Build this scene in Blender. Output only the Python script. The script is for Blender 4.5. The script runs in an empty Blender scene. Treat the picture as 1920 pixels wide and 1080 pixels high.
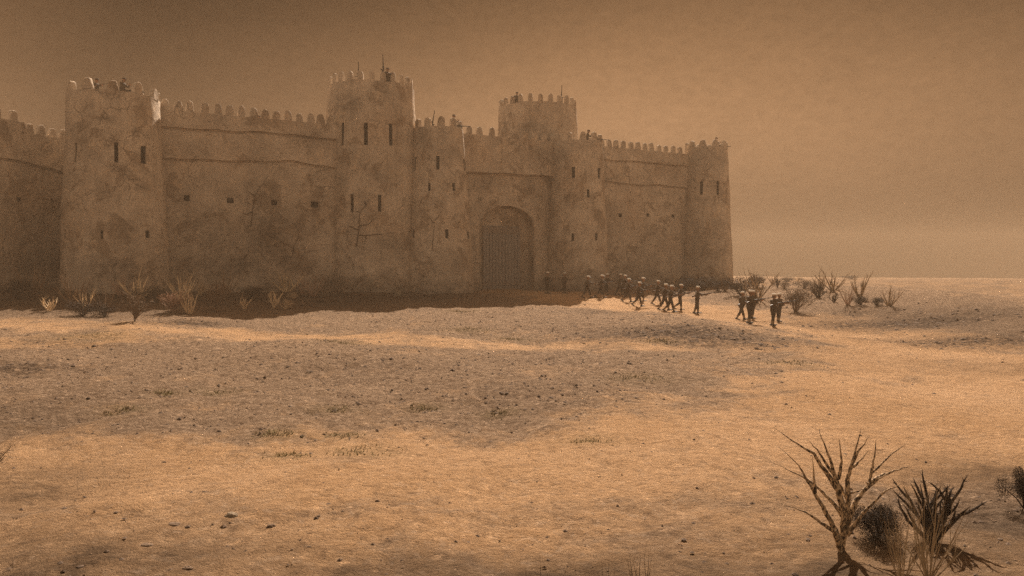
import bpy, bmesh, math, random
import numpy as np
from mathutils import Vector, Matrix, noise as mnoise

random.seed(7)
rng = np.random.default_rng(7)
S = bpy.context.scene
COL = S.collection
E = 3.4                      # eye height above the nearest ground
F = 1500.0                   # focal length in photo pixels (1920 wide)
PITCH = math.atan(28 / F)
EYE = Vector((0, 0, E))

# ------------------------------------------------------------------ helpers
def pix(px, py):
    """world direction through a pixel of the 1920x1080 photo"""
    u, v = (px - 960) / F, (540 - py) / F
    d = Vector((u, 1, v))
    d.rotate(Matrix.Rotation(-PITCH, 3, 'X'))
    return d / d.y

def link(o):
    COL.objects.link(o)
    return o

class MB:
    def __init__(s):
        s.v, s.f, s.m = [], [], []
    def add(s, vs, fs, mi=0):
        b = len(s.v)
        s.v += [tuple(p) for p in vs]
        s.f += [tuple(i + b for i in f) for f in fs]
        s.m += [mi] * len(fs)
    def box(s, c, size, mi=0, M=None, taper=1.0):
        x, y, z = (k / 2 for k in size)
        vs = []
        for sz in (-1, 1):
            k = taper if sz > 0 else 1
            for sx, sy in ((-1, -1), (1, -1), (1, 1), (-1, 1)):
                p = Vector((sx * x * k, sy * y * k, sz * z))
                if M: p = M @ p
                vs.append(p + Vector(c))
        s.add(vs, [(3, 2, 1, 0), (4, 5, 6, 7), (0, 1, 5, 4), (1, 2, 6, 5), (2, 3, 7, 6), (3, 0, 4, 7)], mi)
    def tube(s, path, radii, n=6, mi=0):
        path = [Vector(p) for p in path]
        up = Vector((0.31, 0.17, 0.93)).normalized()
        rings, prev = [], None
        for i, p in enumerate(path):
            t = (path[min(i + 1, len(path) - 1)] - path[max(i - 1, 0)])
            if t.length < 1e-9: t = Vector((0, 0, 1))
            t.normalize()
            a = (prev - t * prev.dot(t)) if prev is not None else t.cross(up)
            if a.length < 1e-4: a = t.cross(Vector((1, 0.2, 0)))
            a.normalize(); prev = a
            b = t.cross(a)
            rings.append([p + (a * math.cos(2 * math.pi * k / n) + b * math.sin(2 * math.pi * k / n)) * radii[i] for k in range(n)])
        vs = [q for r in rings for q in r]
        fs = []
        for i in range(len(path) - 1):
            for k in range(n):
                k2 = (k + 1) % n
                fs.append((i * n + k, i * n + k2, (i + 1) * n + k2, (i + 1) * n + k))
        fs.append(tuple(range(n - 1, -1, -1)))
        fs.append(tuple((len(path) - 1) * n + k for k in range(n)))
        s.add(vs, fs, mi)
    def lathe(s, prof, n=16, mi=0, c=(0, 0, 0), sx=1, sy=1):
        vs = []
        for r, z in prof:
            for k in range(n):
                a = 2 * math.pi * k / n
                vs.append((c[0] + sx * r * math.cos(a), c[1] + sy * r * math.sin(a), c[2] + z))
        fs = []
        for i in range(len(prof) - 1):
            for k in range(n):
                k2 = (k + 1) % n
                fs.append((i * n + k, i * n + k2, (i + 1) * n + k2, (i + 1) * n + k))
        fs.append(tuple(range(n - 1, -1, -1)))
        fs.append(tuple((len(prof) - 1) * n + k for k in range(n)))
        s.add(vs, fs, mi)
    def mesh(s, name, mats, smooth=None):
        me = bpy.data.meshes.new(name)
        me.from_pydata(s.v, [], s.f)
        for m in mats: me.materials.append(m)
        me.polygons.foreach_set('material_index', s.m)
        if smooth is not None:
            me.polygons.foreach_set('use_smooth', [True] * len(s.f))
            me.update()
            me.set_sharp_from_angle(angle=math.radians(smooth))
        me.update()
        return me

WL = {}                      # world location of every object placed (hierarchies are unrotated at the root)
def put(name, me, loc=(0, 0, 0), rot=None, parent=None, scale=None):
    o = link(bpy.data.objects.new(name, me))
    L = Vector(loc)
    WL[o.name] = L
    if parent is not None:
        o.parent = parent
        o.location = L - WL[parent.name]
    else:
        o.location = L
    if rot is not None: o.rotation_euler = rot
    if scale is not None: o.scale = (scale,) * 3 if not hasattr(scale, '__len__') else scale
    return o

def tag(o, label=None, cat=None, group=None, kind=None):
    for k, v in (('label', label), ('category', cat), ('group', group), ('kind', kind)):
        if v: o[k] = v
    return o

def local(me, c):
    """shift a world-space mesh so that its origin sits at c"""
    me.transform(Matrix.Translation(-Vector(c)))
    return me

# ------------------------------------------------------------------ materials
def new_mat(name):
    m = bpy.data.materials.new(name)
    m.use_nodes = True
    nt = m.node_tree
    for n in list(nt.nodes): nt.nodes.remove(n)
    out = nt.nodes.new('ShaderNodeOutputMaterial')
    p = nt.nodes.new('ShaderNodeBsdfPrincipled')
    p.inputs['Roughness'].default_value = 0.9
    p.inputs['Specular IOR Level'].default_value = 0.15
    nt.links.new(p.outputs[0], out.inputs[0])
    return m, nt, p

def N(nt, t, **kw):
    n = nt.nodes.new(t)
    for k, v in kw.items():
        if k.startswith('i_'):
            n.inputs[k[2:].replace('_', ' ')].default_value = v
        else:
            setattr(n, k, v)
    return n

def noise_fac(nt, co, scale, detail=4, rough=0.6, lo=0.35, hi=0.65, dist=0.0):
    t = N(nt, 'ShaderNodeTexNoise')
    t.inputs['Scale'].default_value = scale
    t.inputs['Detail'].default_value = detail
    t.inputs['Roughness'].default_value = rough
    t.inputs['Distortion'].default_value = dist
    nt.links.new(co, t.inputs['Vector'])
    r = N(nt, 'ShaderNodeMapRange')
    r.inputs['From Min'].default_value = lo
    r.inputs['From Max'].default_value = hi
    nt.links.new(t.outputs['Fac'], r.inputs['Value'])
    return r.outputs[0]

def mixc(nt, fac, a, b, mode='MIX'):
    m = N(nt, 'ShaderNodeMix', data_type='RGBA', blend_type=mode)
    for sock, v in ((m.inputs[0], fac), (m.inputs[6], a), (m.inputs[7], b)):
        if hasattr(v, 'is_linked'): nt.links.new(v, sock)
        elif isinstance(v, (int, float)): sock.default_value = v
        else: sock.default_value = (*v, 1)
    return m.outputs[2]

def mth(nt, op, a, b=None, c=None, clamp=False):
    m = N(nt, 'ShaderNodeMath', operation=op, use_clamp=clamp)
    for s_, v in zip(m.inputs, (a, b, c)):
        if v is None: continue
        if hasattr(v, 'is_linked'): nt.links.new(v, s_)
        else: s_.default_value = v
    return m.outputs[0]

def mapping(nt, co, scale):
    m = N(nt, 'ShaderNodeMapping')
    m.inputs['Scale'].default_value = scale
    nt.links.new(co, m.inputs['Vector'])
    return m.outputs[0]

def simple_mat(name, col, col2=None, scale=8, rough=0.85, bump=0.0, spec=0.15, stretch=None, lo=0.3, hi=0.7):
    m, nt, p = new_mat(name)
    p.inputs['Roughness'].default_value = rough
    p.inputs['Specular IOR Level'].default_value = spec
    co = N(nt, 'ShaderNodeTexCoord').outputs['Object']
    if stretch: co = mapping(nt, co, stretch)
    f = noise_fac(nt, co, scale, 5, 0.65, lo, hi)
    nt.links.new(mixc(nt, f, col, col2 or tuple(c * 0.6 for c in col)), p.inputs['Base Color'])
    if bump:
        b = N(nt, 'ShaderNodeBump'); b.inputs['Strength'].default_value = bump; b.inputs['Distance'].default_value = 0.02
        nt.links.new(f, b.inputs['Height']); nt.links.new(b.outputs[0], p.inputs['Normal'])
    return m

def mud_mat():
    m, nt, p = new_mat('mud_render')
    g = N(nt, 'ShaderNodeNewGeometry')
    co = g.outputs['Position']
    base = mixc(nt, noise_fac(nt, co, 0.45, 6, 0.62, 0.34, 0.66, 0.6), (0.68, 0.575, 0.465), (0.41, 0.345, 0.28))
    # small blotches
    base = mixc(nt, mth(nt, 'MULTIPLY', noise_fac(nt, co, 2.6, 6, 0.7, 0.45, 0.72, 1.2), 0.45), base, (0.17, 0.12, 0.08))
    base = mixc(nt, mth(nt, 'MULTIPLY', noise_fac(nt, co, 1.2, 5, 0.7, 0.55, 0.78, 0.8), 0.5), base, (0.60, 0.45, 0.31))
    # patches where the top coat of plaster has come away, ragged edged
    pt = noise_fac(nt, co, 0.5, 10, 0.68, 0.545, 0.575, 0.7)
    base = mixc(nt, mth(nt, 'MULTIPLY', pt, 0.6), base, (0.20, 0.145, 0.10))
    pt2 = noise_fac(nt, mapping(nt, co, (1.3, 1.3, 1.1)), 0.8, 10, 0.7, 0.57, 0.60, 0.9)
    base = mixc(nt, mth(nt, 'MULTIPLY', pt2, 0.6), base, (0.68, 0.54, 0.40))
    base = mixc(nt, mth(nt, 'MULTIPLY', noise_fac(nt, co, 9, 6, 0.8, 0.42, 0.7), 0.28), base, (0.15, 0.105, 0.07))
    # warm patches
    base = mixc(nt, mth(nt, 'MULTIPLY', noise_fac(nt, co, 0.25, 3, 0.5, 0.5, 0.7), 0.35), base, (0.44, 0.315, 0.215))
    # rain streaks
    st = noise_fac(nt, mapping(nt, co, (1.6, 1.6, 0.13)), 1.3, 4, 0.6, 0.52, 0.75)
    base = mixc(nt, mth(nt, 'MULTIPLY', st, 0.3), base, (0.13, 0.095, 0.066))
    # stains with places of their own, plus the darker foot
    at = N(nt, 'ShaderNodeAttribute', attribute_name='stain_foot')
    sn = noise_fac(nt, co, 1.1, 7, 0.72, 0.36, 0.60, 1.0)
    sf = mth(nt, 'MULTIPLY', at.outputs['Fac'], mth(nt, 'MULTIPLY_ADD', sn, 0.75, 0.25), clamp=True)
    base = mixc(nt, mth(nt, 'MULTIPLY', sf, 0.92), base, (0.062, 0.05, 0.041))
    # hairline cracks
    vz = N(nt, 'ShaderNodeTexVoronoi', feature='DISTANCE_TO_EDGE')
    vz.inputs['Scale'].default_value = 0.42
    dn = N(nt, 'ShaderNodeTexNoise'); dn.inputs['Scale'].default_value = 0.9; dn.inputs['Detail'].default_value = 5
    nt.links.new(co, dn.inputs['Vector'])
    ad = N(nt, 'ShaderNodeVectorMath', operation='MULTIPLY_ADD')
    nt.links.new(dn.outputs['Color'], ad.inputs[0]); ad.inputs[1].default_value = (2.2, 2.2, 2.2); nt.links.new(co, ad.inputs[2])
    nt.links.new(ad.outputs[0], vz.inputs['Vector'])
    cr = N(nt, 'ShaderNodeMapRange'); cr.inputs['From Min'].default_value = 0.0; cr.inputs['From Max'].default_value = 0.022
    cr.inputs['To Min'].default_value = 1; cr.inputs['To Max'].default_value = 0
    nt.links.new(vz.outputs['Distance'], cr.inputs['Value'])
    cf = mth(nt, 'MULTIPLY', cr.outputs[0], noise_fac(nt, co, 0.28, 3, 0.5, 0.5, 0.62))
    base = mixc(nt, mth(nt, 'MULTIPLY', cf, 0.5), base, (0.07, 0.048, 0.034))
    nt.links.new(base, p.inputs['Base Color'])
    h = mth(nt, 'ADD', noise_fac(nt, co, 1.4, 8, 0.72, 0.2, 0.8), mth(nt, 'MULTIPLY', cf, -0.35))
    b = N(nt, 'ShaderNodeBump'); b.inputs['Strength'].default_value = 0.85; b.inputs['Distance'].default_value = 0.16
    nt.links.new(h, b.inputs['Height']); nt.links.new(b.outputs[0], p.inputs['Normal'])
    p.inputs['Roughness'].default_value = 0.95
    p.inputs['Specular IOR Level'].default_value = 0.05
    return m

def ground_mat():
    m, nt, p = new_mat('desert_ground')
    co = N(nt, 'ShaderNodeNewGeometry').outputs['Position']
    sa = N(nt, 'ShaderNodeAttribute', attribute_name='sand').outputs['Fac']
    ro = N(nt, 'ShaderNodeAttribute', attribute_name='rock').outputs['Fac']
    so = N(nt, 'ShaderNodeAttribute', attribute_name='soil_shade').outputs['Fac']
    gr = N(nt, 'ShaderNodeAttribute', attribute_name='green').outputs['Fac']
    big = noise_fac(nt, co, 0.16, 5, 0.6, 0.35, 0.65, 0.5)
    med = noise_fac(nt, co, 0.9, 6, 0.7, 0.36, 0.64, 0.4)
    fine = noise_fac(nt, co, 4.2, 8, 0.80, 0.40, 0.62)
    grit = noise_fac(nt, co, 26.0, 4, 0.7, 0.38, 0.62)
    stony = mixc(nt, big, (0.46, 0.325, 0.22), (0.38, 0.272, 0.19))
    stony = mixc(nt, mth(nt, 'MULTIPLY', fine, 0.8), stony, (0.135, 0.088, 0.056))
    stony = mixc(nt, mth(nt, 'MULTIPLY', med, 0.35), stony, (0.46, 0.325, 0.215))
    vz = N(nt, 'ShaderNodeTexVoronoi'); vz.inputs['Scale'].default_value = 4.0; vz.inputs['Randomness'].default_value = 1
    nt.links.new(co, vz.inputs['Vector'])
    peb = N(nt, 'ShaderNodeMapRange'); peb.inputs['From Min'].default_value = 0.18; peb.inputs['From Max'].default_value = 0.5
    nt.links.new(vz.outputs['Distance'], peb.inputs['Value'])
    sandc = mixc(nt, big, (0.76, 0.50, 0.295), (0.62, 0.39, 0.21))
    sandc = mixc(nt, mth(nt, 'MULTIPLY', med, 0.25), sandc, (0.44, 0.255, 0.128))
    sandc = mixc(nt, mth(nt, 'MULTIPLY', fine, 0.42), sandc, (0.36, 0.205, 0.10))
    # ragged border between sand and stones
    edge = mth(nt, 'ADD', mth(nt, 'ADD', sa, mth(nt, 'MULTIPLY', mth(nt, 'SUBTRACT', med, 0.5), 0.5)), mth(nt, 'MULTIPLY', mth(nt, 'SUBTRACT', noise_fac(nt, co, 0.32, 5, 0.65, 0.35, 0.65, 0.8), 0.5), 0.7))
    ed = N(nt, 'ShaderNodeMapRange', interpolation_type='SMOOTHSTEP')
    ed.inputs['From Min'].default_value = 0.05; ed.inputs['From Max'].default_value = 0.95
    nt.links.new(edge, ed.inputs['Value'])
    col = mixc(nt, ed.outputs[0], stony, sandc)
    fd = noise_fac(nt, co, 5.5, 4, 0.62, 0.53, 0.60, 0.3)
    fl = noise_fac(nt, co, 7.5, 4, 0.62, 0.56, 0.63, 0.3)
    fs_ = mth(nt, 'SUBTRACT', 1.0, mth(nt, 'MULTIPLY', ed.outputs[0], 0.5))
    col = mixc(nt, mth(nt, 'MULTIPLY', mth(nt, 'MULTIPLY', fd, fs_), 0.62), col, (0.16, 0.10, 0.062))
    col = mixc(nt, mth(nt, 'MULTIPLY', mth(nt, 'MULTIPLY', fl, fs_), 0.6), col, (0.66, 0.49, 0.35))
    rk = mixc(nt, fine, (0.24, 0.17, 0.115), (0.06, 0.042, 0.032))
    rk = mixc(nt, mth(nt, 'MULTIPLY', peb.outputs[0], 0.7), rk, (0.045, 0.032, 0.025))
    rf = mth(nt, 'MULTIPLY', ro, mth(nt, 'ADD', 0.45, fine), clamp=True)
    col = mixc(nt, rf, col, rk)
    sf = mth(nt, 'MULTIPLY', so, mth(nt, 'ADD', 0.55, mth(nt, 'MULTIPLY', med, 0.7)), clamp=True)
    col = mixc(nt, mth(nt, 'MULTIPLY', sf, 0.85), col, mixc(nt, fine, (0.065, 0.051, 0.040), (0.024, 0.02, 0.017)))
    gf = mth(nt, 'MULTIPLY', gr, mth(nt, 'ADD', 0.15, fine), clamp=True)
    col = mixc(nt, mth(nt, 'MULTIPLY', gf, 0.6), col, (0.15, 0.115, 0.05))
    col = mixc(nt, mth(nt, 'MULTIPLY', grit, 0.30), col, (0.20, 0.125, 0.07))
    nt.links.new(col, p.inputs['Base Color'])
    rough_amt = mth(nt, 'SUBTRACT', 1.0, mth(nt, 'MULTIPLY', ed.outputs[0], 0.45))
    h = mth(nt, 'ADD', mth(nt, 'MULTIPLY', fine, rough_amt), mth(nt, 'MULTIPLY', grit, 0.28))
    h = mth(nt, 'ADD', h, mth(nt, 'MULTIPLY', med, 0.8))
    h = mth(nt, 'ADD', h, mth(nt, 'MULTIPLY', mth(nt, 'SUBTRACT', 1.0, peb.outputs[0]), mth(nt, 'MULTIPLY', ro, 1.3)))
    b = N(nt, 'ShaderNodeBump'); b.inputs['Strength'].default_value = 1.0; b.inputs['Distance'].default_value = 0.14
    nt.links.new(h, b.inputs['Height']); nt.links.new(b.outputs[0], p.inputs['Normal'])
    p.inputs['Roughness'].default_value = 1.0
    p.inputs['Specular IOR Level'].default_value = 0.03
    return m

MUD = mud_mat()
GROUND = ground_mat()
SHADE_PANEL = simple_mat('shade_panel', (0.018, 0.013, 0.010), (0.01, 0.008, 0.006))
CRACK = simple_mat('crack_line', (0.085, 0.056, 0.036), (0.055, 0.036, 0.025))
WOOD = simple_mat('grey_planks', (0.33, 0.30, 0.278), (0.165, 0.148, 0.136), 3.0, 0.8, 0.4, stretch=(6, 6, 0.5))
WOOD2 = simple_mat('weathered_rail', (0.30, 0.25, 0.215), (0.17, 0.14, 0.12), 3.0, 0.8, 0.4, stretch=(0.6, 0.6, 6))
IRON = simple_mat('dark_iron', (0.03, 0.026, 0.024), (0.018, 0.016, 0.015), 12, 0.5, 0, 0.4)
TUNIC = simple_mat('wool_tunic', (0.092, 0.070, 0.046), (0.060, 0.045, 0.030), 14)
TROUSER = simple_mat('wool_trousers', (0.066, 0.050, 0.034), (0.042, 0.032, 0.022), 14)
GAITER = simple_mat('canvas_gaiters', (0.30, 0.235, 0.16), (0.2, 0.15, 0.1), 14)
BOOT = simple_mat('black_boots', (0.022, 0.018, 0.015), (0.014, 0.011, 0.01), 10, 0.6, 0, 0.3)
SKIN = simple_mat('tanned_skin', (0.29, 0.165, 0.10), (0.23, 0.125, 0.075), 20, 0.6, 0, 0.3)
WHITE = simple_mat('white_cloth', (0.86, 0.83, 0.76), (0.76, 0.73, 0.66), 18)
DARKCAP = simple_mat('dark_cap_cloth', (0.06, 0.045, 0.032), (0.04, 0.03, 0.022), 18)
LEATHER = simple_mat('brown_leather', (0.05, 0.03, 0.018), (0.03, 0.019, 0.012), 16, 0.55, 0, 0.35)
STOCK = simple_mat('rifle_wood', (0.085, 0.046, 0.024), (0.05, 0.028, 0.016), 9, 0.5, 0, 0.35)
GUN = simple_mat('gun_steel', (0.022, 0.02, 0.019), (0.014, 0.013, 0.012), 16, 0.7, 0, 0.15)
STONE = simple_mat('pale_stone', (0.24, 0.19, 0.135), (0.15, 0.115, 0.08), 5, 0.95, 0.5)
STONED = simple_mat('dark_stone', (0.20, 0.14, 0.095), (0.095, 0.066, 0.046), 6, 0.95, 0.5)
PEBBLE = simple_mat('pebble_stone', (0.30, 0.205, 0.135), (0.115, 0.08, 0.055), 1.3, 0.95)
PEBBLED = simple_mat('dark_pebble_stone', (0.17, 0.12, 0.085), (0.05, 0.036, 0.028), 3.0, 0.95)
STRAW = simple_mat('pale_straw_stem', (0.78, 0.62, 0.42), (0.48, 0.36, 0.23), 30, 0.8)
BARK = simple_mat('striped_bark', (0.50, 0.37, 0.24), (0.05, 0.034, 0.022), 34, 0.85, stretch=(1, 1, 0.55), lo=0.44, hi=0.56)
BROWNSTEM = simple_mat('brown_stem', (0.26, 0.175, 0.11), (0.12, 0.08, 0.052), 30, 0.85)
BLACKSTEM = simple_mat('charred_stem', (0.055, 0.038, 0.026), (0.022, 0.016, 0.012), 24, 0.85)
DARKLEAF = simple_mat('dark_dry_leaf', (0.05, 0.034, 0.023), (0.022, 0.016, 0.012), 6, 0.85)
GREYLEAF = simple_mat('grey_dry_leaf', (0.21, 0.155, 0.11), (0.08, 0.06, 0.043), 6, 0.85)
PALELEAF = simple_mat('pale_dry_leaf', (0.60, 0.46, 0.31), (0.3, 0.22, 0.14), 8, 0.85)
DULLSTRAW = simple_mat('dull_straw_stem', (0.40, 0.31, 0.205), (0.2, 0.15, 0.098), 30, 0.8)
PINKTWIG = simple_mat('reddish_twig', (0.40, 0.265, 0.19), (0.2, 0.13, 0.095), 10, 0.85)
GRASS = simple_mat('dull_green_grass', (0.24, 0.20, 0.085), (0.15, 0.12, 0.055), 3, 0.85)

# ------------------------------------------------------------------ terrain
CP = np.array([
    (0, 0, -3.4), (15, 4, -3.4), (-15, 4, -3.4), (5, 10, -3.4), (-8, 10, -3.4), (10, 15, -3.45), (0, 16, -3.4), (-15, 18, -3.35), (22, 16, -3.5),
    (0, 27, -3.3), (-14, 28, -3.05), (14, 26, -3.5), (-26, 30, -2.9), (30, 28, -3.8), (0, 40, -2.85), (-12, 42, -2.65), (-22, 42, -2.45), (-33, 40, -2.2), (12, 41, -3.0),
    (20, 40, -3.5), (-30, 50, -1.6), (-20, 52, -2.1), (-10, 52, -2.55), (0, 54, -2.5), (-30, 56, -1.3), (-21, 63, -1.5), (-12, 66, -1.55), (0, 74, -1.65), (7, 77, -1.6),
    (13, 82, -1.35), (21, 86, -1.0), (3, 70, -1.77), (6, 64, -2.0), (9.2, 58.5, -2.42), (11.9, 51.3, -2.6), (17, 52, -3.2), (14, 64, -1.75), (18, 72, -1.35), (19, 54, -2.6),
    (26, 55, -2.2), (25, 58.5, -1.72), (26, 66, -1.1), (32, 64, -1.15), (29, 46, -2.7), (33, 53, -2.0), (42, 72, -3.2), (45, 55, -3.2), (40, 92, -3.2), (60, 110, -3.9), (60, 50, -4.2), (45, 35, -4.0),
    (0, 100, -1.6), (-30, 90, -1.4), (-45, 55, -1.5), (-45, 75, -1.5), (25, 100, -1.6), (-50, 40, -2.2)], float)
LEN = 11.0
def mean_h(x, y):
    d = np.sqrt(x * x + y * y)
    near, far = -3.4, -1.7 - 0.018 * (np.clip(x, 90, 400) - 118)
    t = np.clip((d - 30) / 60, 0, 1); t = t * t * (3 - 2 * t)
    return near * (1 - t) + far * t
_K = np.exp(-((CP[:, None, 0] - CP[None, :, 0]) ** 2 + (CP[:, None, 1] - CP[None, :, 1]) ** 2) / (2 * LEN * LEN))
_W = np.linalg.solve(_K + 0.012 * np.eye(len(CP)), CP[:, 2] - mean_h(CP[:, 0], CP[:, 1]))
BUMPS = [(9.5, 39.5, 0.5, 3.4), (-18.5, 35.5, 0.3, 2.5), (-22, 26, 0.4, 3.2), (2, 22, 0.24, 3.6), (-6, 30, 0.34, 3.6), (6, 29, 0.28, 2.8), (-3, 47, 0.35, 4.5), (-14, 21, 0.25, 3.0)]
def ground_np(x, y):
    x = np.asarray(x, float); y = np.asarray(y, float)
    z = mean_h(x, y)
    for i in range(len(CP)):
        z = z + _W[i] * np.exp(-((x - CP[i, 0]) ** 2 + (y - CP[i, 1]) ** 2) / (2 * LEN * LEN))
    for bx, by, h, r in BUMPS:
        z = z + h * np.exp(-((x - bx) ** 2 + (y - by) ** 2) / (2 * r * r))
    z = z + 0.11 * np.sin(x * 0.61 + 1.3 * np.sin(y * 0.23)) * np.sin(y * 0.47 + 0.9 * np.sin(x * 0.31))
    z = z + 0.05 * np.sin(x * 1.9 + 2 * np.sin(y * 0.8)) * np.sin(y * 1.7 + 1.5 * np.sin(x * 0.9))
    d = np.sqrt(x * x + y * y)
    z = z + np.clip((d - 130) / 200, 0, 1) * 0.9 * np.sin(x * 0.021 + 0.7) * np.sin(y * 0.017 + 0.4)
    return z + E
def gz(x, y): return float(ground_np(x, y))

def on_ground(px, py, tmax=200):
    d = pix(px, py)
    ts = np.linspace(4, tmax, 3000)
    P = np.array(EYE)[None, :] + ts[:, None] * np.array(d)[None, :]
    g = ground_np(P[:, 0], P[:, 1])
    below = np.nonzero(P[:, 2] <= g)[0]
    t = ts[below[0]] if len(below) else tmax
    p = EYE + d * t
    p.z = gz(p.x, p.y)
    return p

def seg_dist(x, y, pts):
    best = np.full(np.shape(x), 1e9)
    for (x0, y0, w0), (x1, y1, w1) in zip(pts[:-1], pts[1:]):
        dx, dy = x1 - x0, y1 - y0
        t = np.clip(((x - x0) * dx + (y - y0) * dy) / (dx * dx + dy * dy), 0, 1)
        d = np.hypot(x - x0 - t * dx, y - y0 - t * dy) / (w0 + t * (w1 - w0))
        best = np.minimum(best, d)
    return best
PATHS = [
    [(0, 74, 2.5), (4, 68, 2.6), (8, 61, 3.0), (12, 54, 3.2), (16.5, 49, 3.4), (19, 42, 3.4), (18, 34, 3.6), (15, 26, 4.0), (10, 19.5, 3.4), (4, 15.2, 2.3), (-2, 13.5, 1.9), (-8, 13.5, 1.8), (-16, 15, 1.6)],
    [(17, 33, 2.0), (8, 33.2, 1.2), (0, 33.5, 1.2), (-8, 35.5, 1.4), (-14, 35, 1.3), (-19, 31, 1.3), (-26, 29, 1.6)],
    [(-24, 39, 2.0), (-19, 37, 1.5), (-14, 37, 1.2)],
    [(3, 10, 2.2), (-4, 9, 2.4), (-10, 9.5, 2.4)],
]
ROCKS = [(1290, 625, 4.5, 2.3, 1.0), (1360, 645, 3.5, 1.6, 0.8), (360, 608, 1.9, 1.2, 0.9), (35, 692, 2.0, 1.4, 0.8), (1690, 608, 7, 2.2, 1.0), (1830, 640, 6, 2.0, 0.9),
         (1600, 590, 3.5, 1.5, 0.5), (620, 690, 4, 2, 0.25), (100, 645, 3, 1.2, 0.45), (1150, 585, 3, 2.0, 0.35), (1000, 730, 4, 2, 0.2)]
SHADE_SOILS = [(1750, 1040, 3.2, 1.5, 0.85), (1880, 900, 1.9, 1.6, 0.7), (1350, 1075, 3, 0.9, 0.75), (60, 1060, 2.6, 1.6, 0.85), (300, 1050, 3, 1.0, 0.7), (1000, 1085, 4, .8, 0.9), (1600, 1060, 2.6, 1.3, 0.85), (10, 930, 1.6, 2, 0.7), (150, 1010, 2.6, 1.4, 0.55), (1500, 1040, 2.5, 1.0, 0.6), (1900, 1000, 2.5, 2, 0.8), (700, 1078, 5, 0.6, 0.75), (1500, 950, 1.6, 0.9, 0.3),
         (20, 800, 2.2, 2.4, 0.5), (250, 560, 9, 6, 1.0), (450, 560, 9, 7, 1.0), (60, 565, 9, 6, 1.0), (640, 560, 7, 8, 1.0), (800, 555, 5, 5, 1.0), (1320, 535, 4.5, 2.5, 1.0), (1870, 690, 5, 3, 0.4), (1760, 590, 8, 5, 0.5), (1880, 620, 6, 5, 0.5)]  # dark blobs paint in wall-foot shade and darker frame edges, over some soil
GREENS = [(235, 770, .55), (630, 770, .6), (640, 818, .45), (795, 766, .5), (1105, 828, .55), (1200, 708, 1.1), (880, 617, 1.2), (680, 847, .7), (545, 856, .5), (640, 643, 1.0), (170, 630, 1.6),
          (310, 738, .4), (405, 738, .7), (1480, 680, .9), (1240, 640, .8), (860, 585, 1.2), (960, 636, .9), (520, 815, .5), (940, 776, .5)]

def blobs(x, y, L):
    out = np.zeros(np.shape(x))
    for (c, rx, ry, s_) in L:
        q = ((x - c.x) / rx) ** 2 + ((y - c.y) / ry) ** 2
        out = np.maximum(out, s_ * np.exp(-q * 0.9))
    return out
ROCKW = [(on_ground(a, b), rx, ry, s_) for a, b, rx, ry, s_ in ROCKS]
SHADE_SOILW = [(on_ground(a, b), rx, ry, s_) for a, b, rx, ry, s_ in SHADE_SOILS]
GREENW = [(on_ground(a, b), r, r * 0.8, 1.0) for a, b, r in GREENS]

def sand_mask(x, y):
    s_ = np.zeros(np.shape(x))
    wob = 0.22 * np.sin(x * 0.9 + 1.7 * np.sin(y * 0.5)) * np.sin(y * 0.8 + 0.4)
    for P in PATHS:
        d = seg_dist(x, y, P) + wob
        s_ = np.maximum(s_, (1.0 if P is PATHS[0] else 0.72) * np.clip(1.45 - 0.62 * d, 0, 1))
    far = np.clip((np.hypot(x, y) - 85) / 30, 0, 1)
    return np.maximum(s_, 0.45 * far)

def build_ground():
    a_f = np.radians(np.linspace(-48, 48, 420))
    a_b = np.radians(np.linspace(48, 312, 90))[1:-1]
    ang = np.concatenate([a_f, a_b])
    rad = np.concatenate([[0.6, 1.5, 3.0], np.geomspace(4.5, 110, 430), np.geomspace(114, 430, 40)])
    A, R = np.meshgrid(ang, rad)
    X, Y = R * np.sin(A), R * np.cos(A)
    Z = ground_np(X, Y)
    # small stony unevenness (real relief, fades with distance)
    flat = np.stack([X.ravel(), Y.ravel()], 1)
    fine = np.array([mnoise.fractal(Vector((p[0] * 2.3, p[1] * 2.3, 0.3)), 0.8, 2.1, 5) for p in flat]).reshape(X.shape)
    sand = sand_mask(X, Y)
    rock = blobs(X, Y, ROCKW)
    Z = Z + fine * (0.026 + 0.034 * (1 - sand) + 0.06 * rock) * np.clip(1.4 - R / 120, 0.0, 1)
    nr, na = X.shape
    vs = [(0, 0, float(gz(0, 0)))] + list(zip(X.ravel().tolist(), Y.ravel().tolist(), Z.ravel().tolist()))
    fs = [(0, 1 + (k + 1) % na, 1 + k) for k in range(na)]
    for i in range(nr - 1):
        b0, b1 = 1 + i * na, 1 + (i + 1) * na
        fs += [(b0 + k, b0 + (k + 1) % na, b1 + (k + 1) % na, b1 + k) for k in range(na)]
    me = bpy.data.meshes.new('ground')
    me.from_pydata(vs, [], fs)
    me.polygons.foreach_set('use_smooth', [True] * len(fs))
    for nm, arr in (('sand', sand), ('rock', rock), ('soil_shade', np.maximum(blobs(X, Y, SHADE_SOILW), 0.5 * np.clip((R - 85) / 40, 0, 1))), ('green', blobs(X, Y, GREENW))):
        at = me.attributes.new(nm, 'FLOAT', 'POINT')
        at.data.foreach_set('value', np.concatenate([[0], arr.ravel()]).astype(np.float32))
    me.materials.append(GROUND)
    me.update()
    bm = bmesh.new(); bm.from_mesh(me); bmesh.ops.recalc_face_normals(bm, faces=bm.faces)
    bm.to_mesh(me); bm.free()
    if me.polygons[5000].normal.z < 0: me.flip_normals()
    return tag(put('ground', me), 'sandy stony desert ground', kind='structure')
build_ground()

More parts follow.
